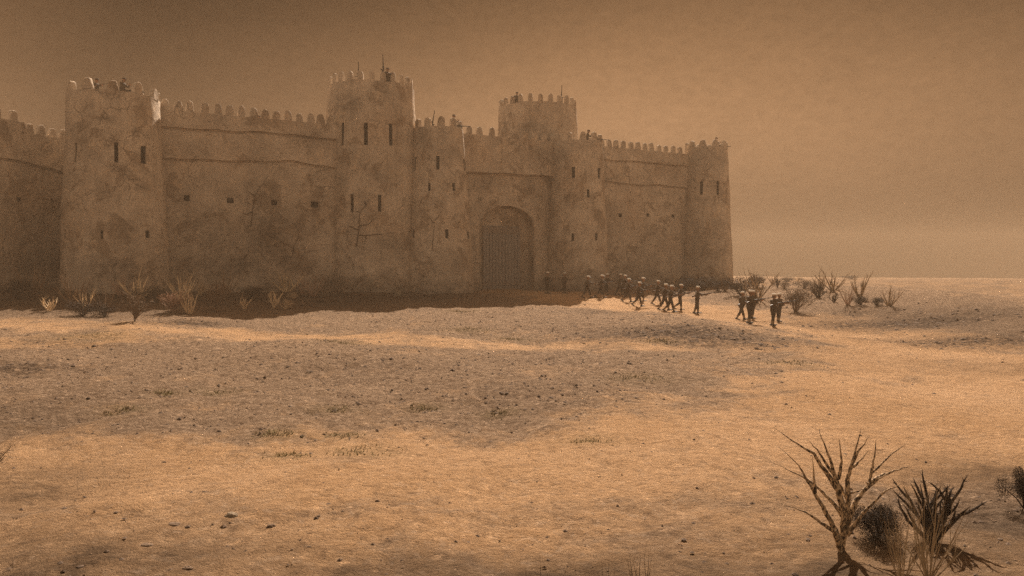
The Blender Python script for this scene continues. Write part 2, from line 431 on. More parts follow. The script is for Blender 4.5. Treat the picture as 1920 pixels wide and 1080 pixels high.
# pebbles strewn over the stony parts: nobody could count them
def build_pebbles():
    mb = MB()
    base = [Vector(v) for v in ((1, 0, 0), (0.3, 0.9, 0), (-0.8, 0.5, 0), (-0.7, -0.6, 0), (0.4, -0.9, 0), (0.1, 0.05, 0.8), (0, 0, -0.5))]
    tri = [(0, 1, 5), (1, 2, 5), (2, 3, 5), (3, 4, 5), (4, 0, 5), (1, 0, 6), (2, 1, 6), (3, 2, 6), (4, 3, 6), (0, 4, 6)]
    n = 60000
    a = np.radians(rng.uniform(-37, 37, n)); r = np.exp(rng.uniform(math.log(6.2), math.log(62), n))
    X, Y = r * np.sin(a), r * np.cos(a)
    Z = ground_np(X, Y); sa = sand_mask(X, Y); ro = blobs(X, Y, ROCKW)
    keep = rng.uniform(0, 1, n) < np.clip(0.42 * (1 - sa) ** 2 + 0.03 + 0.8 * ro, 0, 1)
    for x, y, z, rk, q in zip(X[keep], Y[keep], Z[keep], ro[keep], rng.uniform(0, 1, keep.sum())):
        d = math.hypot(x, y)
        s_ = (0.013 + 0.038 * q ** 4) * (0.65 + d / 32) * (1 + 1.0 * rk)
        th = random.uniform(0, 6.28); c, s2 = math.cos(th) * s_, math.sin(th) * s_
        fl = random.uniform(0.35, 0.75); st = random.uniform(0.6, 1.0)
        mb.add([(x + v.x * c - v.y * s2 * st, y + v.x * s2 + v.y * c * st, z + v.z * s_ * fl) for v in base], tri, 1 if rk > 0.3 + 0.3 * q or q > 0.72 else 0)
    tag(put('pebbles', mb.mesh('pebbles', [PEBBLE, PEBBLED])), 'loose pebbles strewn over the stony desert ground', 'pebbles', kind='stuff')
build_pebbles()

def build_grass():
    mb = MB()
    for (c, rx, ry, s_) in GREENW:
        for k in range(60):
            q = random.gauss(0, 0.42), random.gauss(0, 0.42)
            x, y = c.x + q[0] * rx, c.y + q[1] * ry
            z = gz(x, y)
            for j in range(3):
                th = random.uniform(0, 6.28); h = random.uniform(0.02, 0.065) * (0.8 + c.y / 60); l = random.uniform(0.02, 0.07)
                w = 0.006 * (0.8 + c.y / 25)
                ux, uy = math.cos(th), math.sin(th)
                mb.add([(x - uy * w, y + ux * w, z - 0.01), (x + uy * w, y - ux * w, z - 0.01), (x + ux * l, y + uy * l, z + h)], [(0, 1, 2)])
    tag(put('grass', mb.mesh('grass', [GRASS])), 'sparse dull green grass tufts on the stony ground', 'grass', kind='stuff')
build_grass()

# ------------------------------------------------------------------ the fort
U = Vector((0.872, 0.4895, 0)); NRM = Vector((0.4895, -0.872, 0)); O0 = Vector((0, 75.25, 0))
def t_of(px):
    k = (px - 960) / F
    return 75.25 * k / (0.872 - 0.4895 * k)
def hit_plane(px, py, o, n):
    d = pix(px, py)
    t = (o - EYE).dot(n) / d.dot(n)
    return EYE + d * t

FORT = put('desert_fort', None, (0, 75, gz(0, 75)))
tag(FORT, 'brown mud walled desert fort with round battlemented towers and an arched gate', 'fort')
BASE_Z = E - 4.5
CUT = []

def cut_mesh(me, cutters, stains=(), name='m'):
    """carve the openings, then shade and mark the stains"""
    if cutters:
        ob = bpy.data.objects.new('tmp', me); COL.objects.link(ob)
        cb = bpy.data.objects.new('cut', cutters.mesh('cut', [])); COL.objects.link(cb)
        bm = bmesh.new(); bm.from_mesh(cb.data); bmesh.ops.recalc_face_normals(bm, faces=bm.faces); bm.to_mesh(cb.data); bm.free()
        md = ob.modifiers.new('b', 'BOOLEAN'); md.operation = 'DIFFERENCE'; md.solver = 'EXACT'; md.object = cb
        dg = bpy.context.evaluated_depsgraph_get(); dg.update()
        me2 = bpy.data.meshes.new_from_object(ob.evaluated_get(dg))
        bpy.data.objects.remove(ob); bpy.data.objects.remove(cb)
        me = me2
    me.name = name
    if not me.materials: me.materials.append(MUD)
    me.materials[0] = MUD
    me.polygons.foreach_set('material_index', [0] * len(me.polygons))
    me.polygons.foreach_set('use_smooth', [True] * len(me.polygons))
    me.update(); me.set_sharp_from_angle(angle=math.radians(32))
    co = np.empty(len(me.vertices) * 3, np.float32); me.vertices.foreach_get('co', co); co = co.reshape(-1, 3)
    st = np.zeros(len(co), np.float32)
    # darker towards the foot of the wall
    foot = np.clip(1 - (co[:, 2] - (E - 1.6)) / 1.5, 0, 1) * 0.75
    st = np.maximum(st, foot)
    for c, r, rz, s_ in stains:
        q = ((co[:, 0] - c.x) ** 2 + (co[:, 1] - c.y) ** 2) / (r * r) + (co[:, 2] - c.z) ** 2 / (rz * rz)
        st = np.maximum(st, s_ * np.exp(-q))
    at = me.attributes.new('stain_foot', 'FLOAT', 'POINT'); at.data.foreach_set('value', st)
    return me

def wob(p, a=0.035, f=0.55):
    return a * mnoise.fractal(Vector(p) * f, 0.9, 2.0, 4)

def frame_of(n):
    """matrix with Y pointing along -n (into the wall), Z up"""
    y = -Vector((n.x, n.y, 0)).normalized(); z = Vector((0, 0, 1)); x = y.cross(z)
    return Matrix((x, y, z)).transposed()

def opening(cutters, parts, p, n, w, h, name, depth=0.55):
    M = frame_of(n)
    q = p - n * (depth / 2 - 0.15)
    cutters.box(q, (w, depth + 0.3, h), 0, M)
    parts.append((name, p - n * 0.16, M, w, h))

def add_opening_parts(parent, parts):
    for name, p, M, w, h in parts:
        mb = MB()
        mb.box((0, 0, 0), (w + 0.04, 0.05, h + 0.04), 0, M)  # near-black panel stands in for the shade inside the opening
        put(name, mb.mesh(name, [SHADE_PANEL]), p, parent=parent)

def merlon_mesh(w, h, t, taper=0.86, seed=0):
    r = random.Random(seed)
    outl = []
    k = w / 2
    outl += [(-k, -0.12), (-k * 0.97, h * 0.3), (-k * (taper + 0.03), h * 0.62)]
    for i in range(1, 8):
        a = math.pi * (1 - i / 8)
        outl.append((k * taper * math.cos(a), h * 0.64 + h * 0.36 * math.sin(a) ** 0.8))
    outl += [(k * (taper + 0.03), h * 0.62), (k * 0.97, h * 0.3), (k, -0.12)]
    outl = [(x + r.uniform(-0.024, 0.024), z + r.uniform(-0.024, 0.024)) for x, z in outl]
    b = 0.045
    cx, cz = 0, h * 0.42
    mb = MB(); n = len(outl)
    rings = []
    for y, s_ in ((-t / 2, 1 - b / k), (-t / 2 + b, 1), (t / 2 - b, 1), (t / 2, 1 - b / k)):
        rings.append([(cx + (x - cx) * s_, y, (cz + (z - cz) * (1 - (1 - s_) * 0.6)) if z > 0 else z) for x, z in outl])
    vs = [p for r_ in rings for p in r_]
    fs = []
    for i in range(3):
        for j in range(n - 1):
            fs.append((i * n + j, i * n + j + 1, (i + 1) * n + j + 1, (i + 1) * n + j))
        fs.append((i * n + n - 1, i * n, (i + 1) * n, (i + 1) * n + n - 1))
    fs.append(tuple(range(n - 1, -1, -1))); fs.append(tuple(3 * n + j for j in range(n)))
    mb.add(vs, fs)
    me = mb.mesh('merlon', [MUD], 40)
    bm = bmesh.new(); bm.from_mesh(me); bmesh.ops.recalc_face_normals(bm, faces=bm.faces); bm.to_mesh(me); bm.free()
    return me

def merlon_kit(w, h, t, taper=0.86, n=4):
    return [merlon_mesh(w, h, t, taper, 11 * i + int(w * 100)) for i in range(n)]
M_WALL = merlon_kit(0.60, 0.80, 0.34, 0.86, 6)
M_BIG = merlon_kit(0.76, 0.80, 0.36, 0.72, 5)
M_SLIM = merlon_kit(0.50, 0.82, 0.32, 0.84, 6)

def place_merlon(kit, p, n, parent, i):
    a = math.atan2(n.y, n.x) + math.pi / 2
    o = put('merlon', kit[i % len(kit)], p, (0, 0, a + random.uniform(-0.05, 0.05)), parent)
    k = random.uniform(0.88, 1.08)
    o.scale = (random.uniform(0.90, 1.08), 1, k)
    o.rotation_euler.y = random.uniform(-0.05, 0.05)
    return o

# --- curtain walls: a profile lofted along the wall, each upper course a hand's breadth proud of the lower
def wall(name, label, A, B, z_rim, courses, merlons, ports=(), stains=(), step=0.15, kit=None, thick=1.9, arch=None, end_t=None, zb=BASE_Z, rim2=None):
    A, B = Vector(A), Vector(B)
    L = (B - A).length; u = (B - A) / L
    n = Vector((u.y, -u.x, 0))
    ns = max(8, int(L / 0.32))
    nc = len(courses)
    rows = []
    def cz(c, s_):
        xs = [q[0] for q in c]; zs = [q[1] for q in c]
        return float(np.interp(s_, xs, zs)) + 0.03 * math.sin(s_ * 1.9 + len(c))
    prof_all = []
    for i in range(ns + 1):
        s_ = L * i / ns
        rim = z_rim(s_) if callable(z_rim) else z_rim
        lv = [zb] + [cz(c, s_) for c in courses] + [rim]
        prof = []
        for k in range(nc + 1):
            o = (sum(step[:k]) if isinstance(step, (list, tuple)) else step * k)
            m = max(3, int((lv[k + 1] - lv[k]) / 0.45)) if i == 0 else prof_all_counts[k]
            if i == 0:
                if k == 0: prof_all_counts = []
                prof_all_counts.append(m)
            for j in range(m + 1):
                z = lv[k] + (lv[k + 1] - lv[k]) * j / m
                if k < nc and j == m:            # undercut added for a dark shade line under each proud course
                    prof += [(o, z - 0.17), (o - 0.16, z - 0.13), (o - 0.16, z)]
                else:
                    prof.append((o, z))
        o = (sum(step[:nc]) if isinstance(step, (list, tuple)) else step * nc)
        prof += [(o - 0.22, rim + 0.0), (o - 0.45, rim), (o - 0.45, rim - 1.1), (-thick, rim - 1.1), (-thick, zb)]
        prof_all.append(prof)
        row = []
        for (o, z) in prof:
            p = A + u * s_ + n * o
            p.z = z
            w = wob(p, 0.05)
            p += n * w
            if z > zb + 1: p.z += 0.5 * wob(p + Vector((9, 9, 9)), 0.04)
            row.append(p)
        rows.append(row)
    m = len(rows[0])
    mb = MB()
    vs = [p for r in rows for p in r]
    fs = []
    for i in range(ns):
        for j in range(m):
            j2 = (j + 1) % m
            fs.append((i * m + j, (i + 1) * m + j, (i + 1) * m + j2, i * m + j2))
    fs.append(tuple(range(m))); fs.append(tuple(ns * m + j for j in range(m - 1, -1, -1)))
    mb.add(vs, fs)
    me = mb.mesh(name, [MUD])
    bm = bmesh.new(); bm.from_mesh(me); bmesh.ops.recalc_face_normals(bm, faces=bm.faces); bm.to_mesh(me); bm.free()
    cut = MB(); parts = []
    for px, y0, y1, w in ports:
        p = hit_plane(px, (y0 + y1) / 2, A, n)
        top = hit_plane(px, y0, A, n); bot = hit_plane(px, y1, A, n)
        a, b = hit_plane(px - w / 2, y0, A, n), hit_plane(px + w / 2, y0, A, n)
        opening(cut, parts, p, n, (b - a).length, top.z - bot.z, 'gun_port')
    if arch: cut.add(*arch)
    stw = []
    for px, py, r, rz, s_ in stains:
        stw.append((hit_plane(px, py, A, n), r, rz, s_))
    me = cut_mesh(me, cut if (parts or arch) else None, stw, name)
    c0 = A.copy(); c0.z = 0
    o = put(name, local(me, c0), c0, parent=FORT)
    if label: o['label'] = label
    add_opening_parts(o, parts)
    ot = (sum(step[:nc]) if isinstance(step, (list, tuple)) else step * nc)
    for i, s_ in enumerate(merlons):
        rim = z_rim(s_) if callable(z_rim) else z_rim
        p = A + u * s_ + n * (ot - 0.22); p.z = rim
        place_merlon(kit or M_WALL, p, n, o, i)
    return o, A, u, n

def P(t, off=0.0):
    return O0 + U * t + NRM * off

def zc(pts, o, n):
    """course heights read off the photo: (distance along, height)"""
    out = []
    for px, py in pts:
        p = hit_plane(px, py, o, n)
        out.append(((p - o).dot(Vector((-n.y, n.x, 0))), p.z))
    return out

# the wall left of the gate
A, B = P(-32.0), P(-15.0)
lw, lwA, lwU, lwN = wall('curtain_wall', 'long curtain wall with four square gun ports', A, B, E + 12.3,
    [zc([(303, 296), (433, 301), (493, 302), (547, 301), (627, 315)], A, NRM), zc([(300, 238), (433, 246), (500, 248), (630, 262)], A, NRM)],
    [t_of(x) + 32.0 for x in (312, 337, 358, 386, 411, 432, 454, 477, 499, 519, 541, 562, 583, 602, 620)],
    [(350, 366, 377, 10), (432, 371, 381, 13), (514, 375, 385, 11), (590, 378, 389, 14)],
    [(480, 360, 2.2, 1.5, .5), (410, 445, 2.6, 2.0, .8), (500, 440, 2.6, 2.6, .9), (560, 420, 1.6, 1.8, .6), (430, 500, 4.5, 1.2, .9), (540, 490, 2.5, 1.4, .85), (590, 382, .6, .7, .9), (514, 378, .4, .4, .6), (350, 372, .5, .6, .7),
     (560, 255, 1.5, .35, .55), (375, 285, 1.2, .6, .4), (470, 470, 3, 2, .6)])
# the gate wall: deep upper storey over the arched recess
ga, gb = P(-6.5, -0.1), P(6.0, -0.1)
AR_T0, AR_T1 = t_of(900), t_of(1003)
def arch_prism():
    c = (AR_T0 + AR_T1) / 2; hw = (AR_T1 - AR_T0) / 2
    z_spring = E + 4.15; rise = 2.15
    out = [(c - hw, BASE_Z - 1), (c - hw, z_spring)]
    for i in range(1, 24):
        a = math.pi * (1 - i / 24)
        out.append((c + hw * math.cos(a), z_spring + rise * math.sin(a) ** 0.92))
    out += [(c + hw, z_spring), (c + hw, BASE_Z - 1)]
    vs = []
    for off in (1.0, -1.3):
        for t, z in out:
            p = P(t, off); p.z = z; vs.append(p)
    n = len(out)
    fs = [tuple(range(n)), tuple(range(2 * n - 1, n - 1, -1))]
    fs += [(j, (j + 1) % n, n + (j + 1) % n, n + j) for j in range(n)]
    return vs, fs
gw, gA, gU, gN = wall('gate_wall', 'gate wall with overhanging top and arched recess', ga, gb, E + 12.6,
    [zc([(880, 322), (955, 325), (1030, 329)], P(-6.5, .4), NRM)],
    [t_of(x) + 6.5 for x in (878, 897, 921, 942, 962, 982, 1001, 1018, 1034)], (),
    [(1010, 290, 1.5, 1, .4), (905, 345, 1.2, .5, .5), (1000, 340, 1.5, .5, .4), (950, 400, 3, .6, .35)], step=[0.5], thick=3.2, arch=arch_prism())
# the wall right of the gate
A, B = P(8.5), P(23.5)
rw, rwA, rwU, rwN = wall('curtain_wall', 'hazy curtain wall farthest from the camera', A, B, E + 12.65,
    [zc([(1135, 339), (1190, 346), (1235, 346), (1280, 352)], A, NRM), zc([(1135, 300), (1200, 303), (1245, 308), (1280, 311)], A, NRM)],
    [t_of(x) - 8.5 for x in (1127, 1140, 1153, 1166, 1181, 1194, 1207, 1219, 1233, 1246, 1260, 1272)],
    [(1163, 400, 407, 7), (1215, 400, 406, 6), (1262, 402, 408, 6)],
    [(1240, 320, 1, .5, .4), (1260, 330, 1.0, 2.0, .35), (1180, 520, 4, 1, .6)])
# the wall beyond the left tower, turned towards the camera
A, B = Vector((-37.5, 52, 0)), Vector((-33, 66, 0)); nn = Vector((14, -4.5, 0)).normalized()
xw, *_ = wall('curtain_wall', 'shadowed side wall with a raised stretch of battlements', A, B, lambda s_: E + (10.9 if s_ < 6.6 else 10.2),
    [zc([(0, 295), (50, 304), (112, 322)], A, nn)],
    [0.7, 2.0, 3.3, 4.55, 5.85, 7.15, 8.15, 9.1, 10.1, 11.1, 12.1], [(36, 370, 378, 9), (98, 372, 378, 6)], [(30, 420, 2.5, 2, .5), (60, 500, 3, 1.5, .8)])

wall('curtain_wall', 'unseen short wall added behind the near tower to block the sun', Vector((-34.3, 67, 0)), P(-31.0, -0.6), E + 11.6, [], [0.8 + 0.95 * i for i in range(8)])  # added hidden wall, keeps sun off the ground in the left corner

# --- round towers
def tower(label, cx, cy, prof, z_rim, nmer, phase, kit, slits=(), stains=(), name='round_tower', nseg=56):
    """prof: (height, radius) from the rim down; slits are read off the photo and cut where they meet the drum"""
    c = Vector((cx, cy, 0))
    zs = [q[0] + E for q in prof][::-1]; rs = [q[1] for q in prof][::-1]
    R = lambda z: float(np.interp(z, zs, rs))
    lev = list(np.arange(BASE_Z, z_rim, 0.42)) + [z_rim]
    vs = []; fs = []
    for z in lev:
        for k in range(nseg):
            a = 2 * math.pi * k / nseg
            d = Vector((math.cos(a), math.sin(a), 0))
            p = c + d * R(z); p.z = z
            p += d * wob(p, 0.075, 0.42)
            if z == z_rim: p.z += wob(p, 0.05, 0.9)
            vs.append(p)
    for rr, z in ((R(z_rim) - 0.22, z_rim + 0.015), (R(z_rim) - 0.44, z_rim), (R(z_rim) - 0.46, z_rim - 0.6)):
        for k in range(nseg):
            a = 2 * math.pi * k / nseg
            p = c + Vector((math.cos(a), math.sin(a), 0)) * rr; p.z = z
            vs.append(p)
    nl = len(lev) + 3
    for i in range(nl - 1):
        for k in range(nseg):
            k2 = (k + 1) % nseg
            fs.append((i * nseg + k, i * nseg + k2, (i + 1) * nseg + k2, (i + 1) * nseg + k))
    fs.append(tuple(range(nseg - 1, -1, -1))); fs.append(tuple((nl - 1) * nseg + k for k in range(nseg)))
    mb = MB(); mb.add(vs, fs)
    me = mb.mesh(name, [MUD])
    bm = bmesh.new(); bm.from_mesh(me); bmesh.ops.recalc_face_normals(bm, faces=bm.faces); bm.to_mesh(me); bm.free()
    def hit(px, py):
        d = pix(px, py)
        for t in np.linspace(cy - 8, cy + 2, 1500):
            p = EYE + d * t
            if math.hypot(p.x - cx, p.y - cy) <= R(p.z): return p
        # just past the silhouette: nearest point of the drum
        t = max(0, (cx * d.x + cy) / (d.x * d.x + 1)); p = EYE + d * t
        q = Vector((p.x - cx, p.y - cy, 0)).normalized() * R(p.z) * 0.99
        return Vector((cx + q.x, cy + q.y, p.z))
    cut = MB(); parts = []
    for px, y0, y1, w in slits:
        p = hit(px, (y0 + y1) / 2)
        n = Vector((p.x - cx, p.y - cy, 0)).normalized()
        face = max(0.35, -n.y)
        opening(cut, parts, p, n, min(0.55, w / F * p.y / face), (y1 - y0) / F * p.y, 'arrow_slit')
    stw = [(hit(px, py), r, rz, s_) for px, py, r, rz, s_ in stains]
    me = cut_mesh(me, cut if parts else None, stw, name)
    o = put(name, local(me, c), c, parent=FORT)
    if label: o['label'] = label
    add_opening_parts(o, parts)
    for i in range(nmer):
        a = math.radians(-90 + phase + 360 * i / nmer) - math.atan2(cx, cy)
        n = Vector((math.cos(a), math.sin(a), 0))
        p = c + n * (R(z_rim) - 0.22); p.z = z_rim
        place_merlon(kit, p, n, o, i)
    return o, hit, R

TW = {}
TW['left'] = tower('wide corner tower, nearest to the camera, with five broad merlons', -29.0, 58.6,
    [(12.7, 3.1), (10.5, 3.13), (8.4, 3.2), (7.0, 3.36), (3, 3.5), (0, 3.6), (-8, 3.75)], E + 12.7, 11, -2, M_BIG,
    [(142, 267, 304, 5), (218, 267, 305, 6), (269, 274, 307, 6), (120, 431, 448, 4), (191, 432, 448, 4), (277, 432, 446.2, 4.6)],
    [(205, 222, .9, .25, .8), (262, 350, .8, .25, .8), (218, 315, .25, .5, .7), (220, 500, 2.0, .6, .9), (235, 520, 2.0, .5, .9), (170, 330, 1.5, 1.2, .35), (250, 440, 1.0, 1.8, .4)])
TW['center'] = tower('tall round tower left of the gate', -12.27, 70.0,
    [(15.95, 3.7), (12, 3.92), (5, 4.05), (-8, 4.2)], E + 15.95, 24, 0.7, M_SLIM,
    [(642, 230, 273, 5), (686, 230, 272, 7), (733, 232, 273, 6), (660, 364, 398, 6), (712, 365, 397, 6)],
    [(660, 190, 2.0, 1.0, .45), (740, 215, 1.0, 1.5, .3), (700, 328, 1.3, .5, .55), (740, 300, 1.0, 3, .3), (735, 455, 1.5, .7, .7), (660, 410, .3, .7, .6)])
TW['gate_left'] = tower('tapering tower on the near side of the gate', -6.47, 70.1,
    [(12.45, 2.2), (9, 2.42), (5.5, 2.7), (0, 3.1), (-8, 3.5)], E + 12.45, 11, 8, M_WALL,
    [(778, 295, 320, 5), (821, 292, 318, 6), (871, 299, 321, 5), (768, 345, 358, 4), (805, 343, 358, 5), (851, 343, 358, 5), (774, 431, 447, 4), (838, 430, 447, 6), (879, 434, 448, 4)],
    [(850, 285, 1.2, .8, .55), (800, 260, 1.0, .6, .5), (870, 265, .6, .6, .4), (860, 500, 1.2, .8, .7)])
TW['gate_right'] = tower('tapering tower on the far side of the gate', 6.35, 77.6,
    [(12.5, 2.4), (6, 2.7), (0, 2.95), (-8, 3.2)], E + 12.5, 11, -20, M_WALL,
    [(1075, 313, 334, 6), (1124, 315, 335, 5), (1103, 355, 370, 5), (1074, 438, 452, 5), (1118, 437, 451, 5)],
    [(1060, 290, 1.4, .8, .4), (1110, 270, 1, .5, .4), (1090, 520, 2, .7, .6)])
TW['right'] = tower('far corner tower at the right end of the fort', 20.95, 86.5,
    [(13.3, 2.25), (6, 2.55), (0, 2.85), (-8, 3.1)], E + 13.3, 10, -10, M_BIG,
    [(1315, 340, 365, 5), (1346, 339, 366.2, 4.6)],
    [(1320, 300, 2, .8, .35), (1320, 377, 1.8, .2, .75), (1345, 350, .8, .8, .45), (1300, 350, .7, 2, .4), (1330, 470, 2, 3, .35)])
TW['keep'] = tower('broad tower standing behind the gate', 2.6, 82.0,
    [(16.7, 4.0), (12, 4.15), (-8, 4.4)], E + 16.7, 24, 4.3, M_SLIM, (),
    [(990, 240, 1.8, .9, .6), (1060, 230, 1.2, 1.4, .25)])

# --- cracks: thin dark furrows lying on the plaster
def crack(parent, hitf, lines, w0=0.05):
    mb = MB()
    for ln in lines:
        pts = []
        for (x0, y0), (x1, y1) in zip(ln[:-1], ln[1:]):
            k = max(2, int(math.hypot(x1 - x0, y1 - y0) / 4))
            for j in range(k):
                q = j / k
                pts.append((x0 + (x1 - x0) * q + random.uniform(-1, 1), y0 + (y1 - y0) * q + random.uniform(-1, 1)))
        pts.append(ln[-1])
        ws = [hitf(*p) for p in pts]
        ws = [p - Vector((p.x, p.y, 0)).normalized() * 0.02 for p in ws]
        mb.tube(ws, [w0 * (1 - 0.75 * i / (len(ws) - 1)) * random.uniform(0.7, 1.2) for i in range(len(ws))], 4)
    c = WL[parent.name]
    me = local(mb.mesh('crack', [CRACK]), c)
    return put('crack', me, c, parent=parent)
crack(TW['center'][0], TW['center'][1], [[(668, 462), (671, 450), (673, 425), (675, 398), (686, 384), (692, 374)], [(672, 440), (690, 441), (715, 439), (742, 436)],
      [(674, 424), (690, 420), (705, 408)], [(676, 398), (668, 396)], [(673, 432), (660, 426), (650, 422)], [(687, 442), (684, 458)], [(686, 384), (682, 376)]], 0.055)
crack(lw, lambda x, y: hit_plane(x, y, lwA + lwN * 0.03, lwN), [[(470, 425), (474, 395), (478, 368), (490, 348), (503, 330)], [(478, 368), (463, 356)], [(474, 398), (462, 402), (455, 398)], [(548, 480), (552, 460), (562, 440)]], 0.04)
crack(TW['gate_left'][0], TW['gate_left'][1], [[(810, 470), (813, 435), (816, 415)], [(814, 418), (801, 402)], [(815, 414), (828, 396)]], 0.03)

# --- the gate door: two plank leaves with rails, set in the back of the recess
def gate_door():
    off = -1.18
    def at(px, py): return hit_plane(px, py, P(0, off), NRM)
    xl, xr = at(905, 480), at(975, 480)
    zt = at(940, 424).z
    base = P(0, off); base.z = 0
    tl, tr = (xl - O0).dot(U), (xr - O0).dot(U)
    zb = gz(0, 74) - 0.35
    c = P((tl + tr) / 2, off); c.z = zb
    root = put('gate_door', None, c, parent=FORT)
    M = Matrix((U, -NRM, Vector((0, 0, 1)))).transposed()
    W = tr - tl; H = zt - zb
    r = random.Random(3)
    for sgn in (-1, 1):
        mb = MB()
        npl = 6; pw = (W / 2 - 0.02) / npl
        for i in range(npl):
            x = sgn * 0.01 + (sgn * (i + 0.5)) * pw
            mb.box(M @ Vector((x, r.uniform(-0.012, 0.012) - 0.05, H / 2)), (pw - r.uniform(0.025, 0.055), 0.07, H - r.uniform(0, 0.03)), 0, M)
        leaf = put('door_leaf', mb.mesh('door_leaf', [WOOD]), c, parent=root)
    for z, h in ((H - 0.38, 0.55), (0.98, 0.38)):
        for sgn in (-1, 1):
            mb = MB()
            mb.box(M @ Vector((sgn * (W / 4 + 0.005), -0.115, z)), (W / 2 - 0.03, 0.06, h), 0, M)
            for k in range(5):
                mb.lathe([(0.03, 0), (0.022, 0.02), (0.001, 0.03)], 8, 1, M @ Vector((sgn * (0.2 + k * 0.38), -0.15, z)))
            put('door_rail', mb.mesh('door_rail', [WOOD2, IRON]), c, parent=root)
    mb = MB()
    mb.tube([M @ Vector((0.12 + 0.07 * math.cos(a), -0.13, H * 0.42 + 0.07 * math.sin(a))) for a in np.linspace(0, 6.28, 13)], [0.014] * 13, 6)
    put('door_ring', mb.mesh('door_ring', [IRON], 60), c, parent=root)
gate_door()

# ------------------------------------------------------------------ soldiers
def capsule(mb, a, ra, b, rb, n=10):
    a, b = Vector(a), Vector(b)
    d = b - a
    L = d.length
    if L < 1e-6: d = Vector((0, 0, 1)); L = 1e-6
    d = d / L
    path, rad = [], []
    for k in range(4):
        t = math.pi / 2 * (1 - k / 4); path.append(a - d * ra * math.sin(t)); rad.append(max(ra * math.cos(t), 1e-4))
    path.append(a); rad.append(ra); path.append(b); rad.append(rb)
    for k in range(1, 5):
        t = math.pi / 2 * k / 4; path.append(b + d * rb * math.sin(t)); rad.append(max(rb * math.cos(t), 1e-4))
    mb.tube(path, rad, n)

def ik(s_, h, la, lb, pole):
    s_, h = Vector(s_), Vector(h)
    d = h - s_; L = min(d.length, (la + lb) * 0.995); dn = d.normalized()
    x = (la * la - lb * lb + L * L) / (2 * L)
    y = math.sqrt(max(la * la - x * x, 0))
    pl = Vector(pole) - dn * Vector(pole).dot(dn); pl.normalize()
    return s_ + dn * x + pl * y, s_ + dn * L

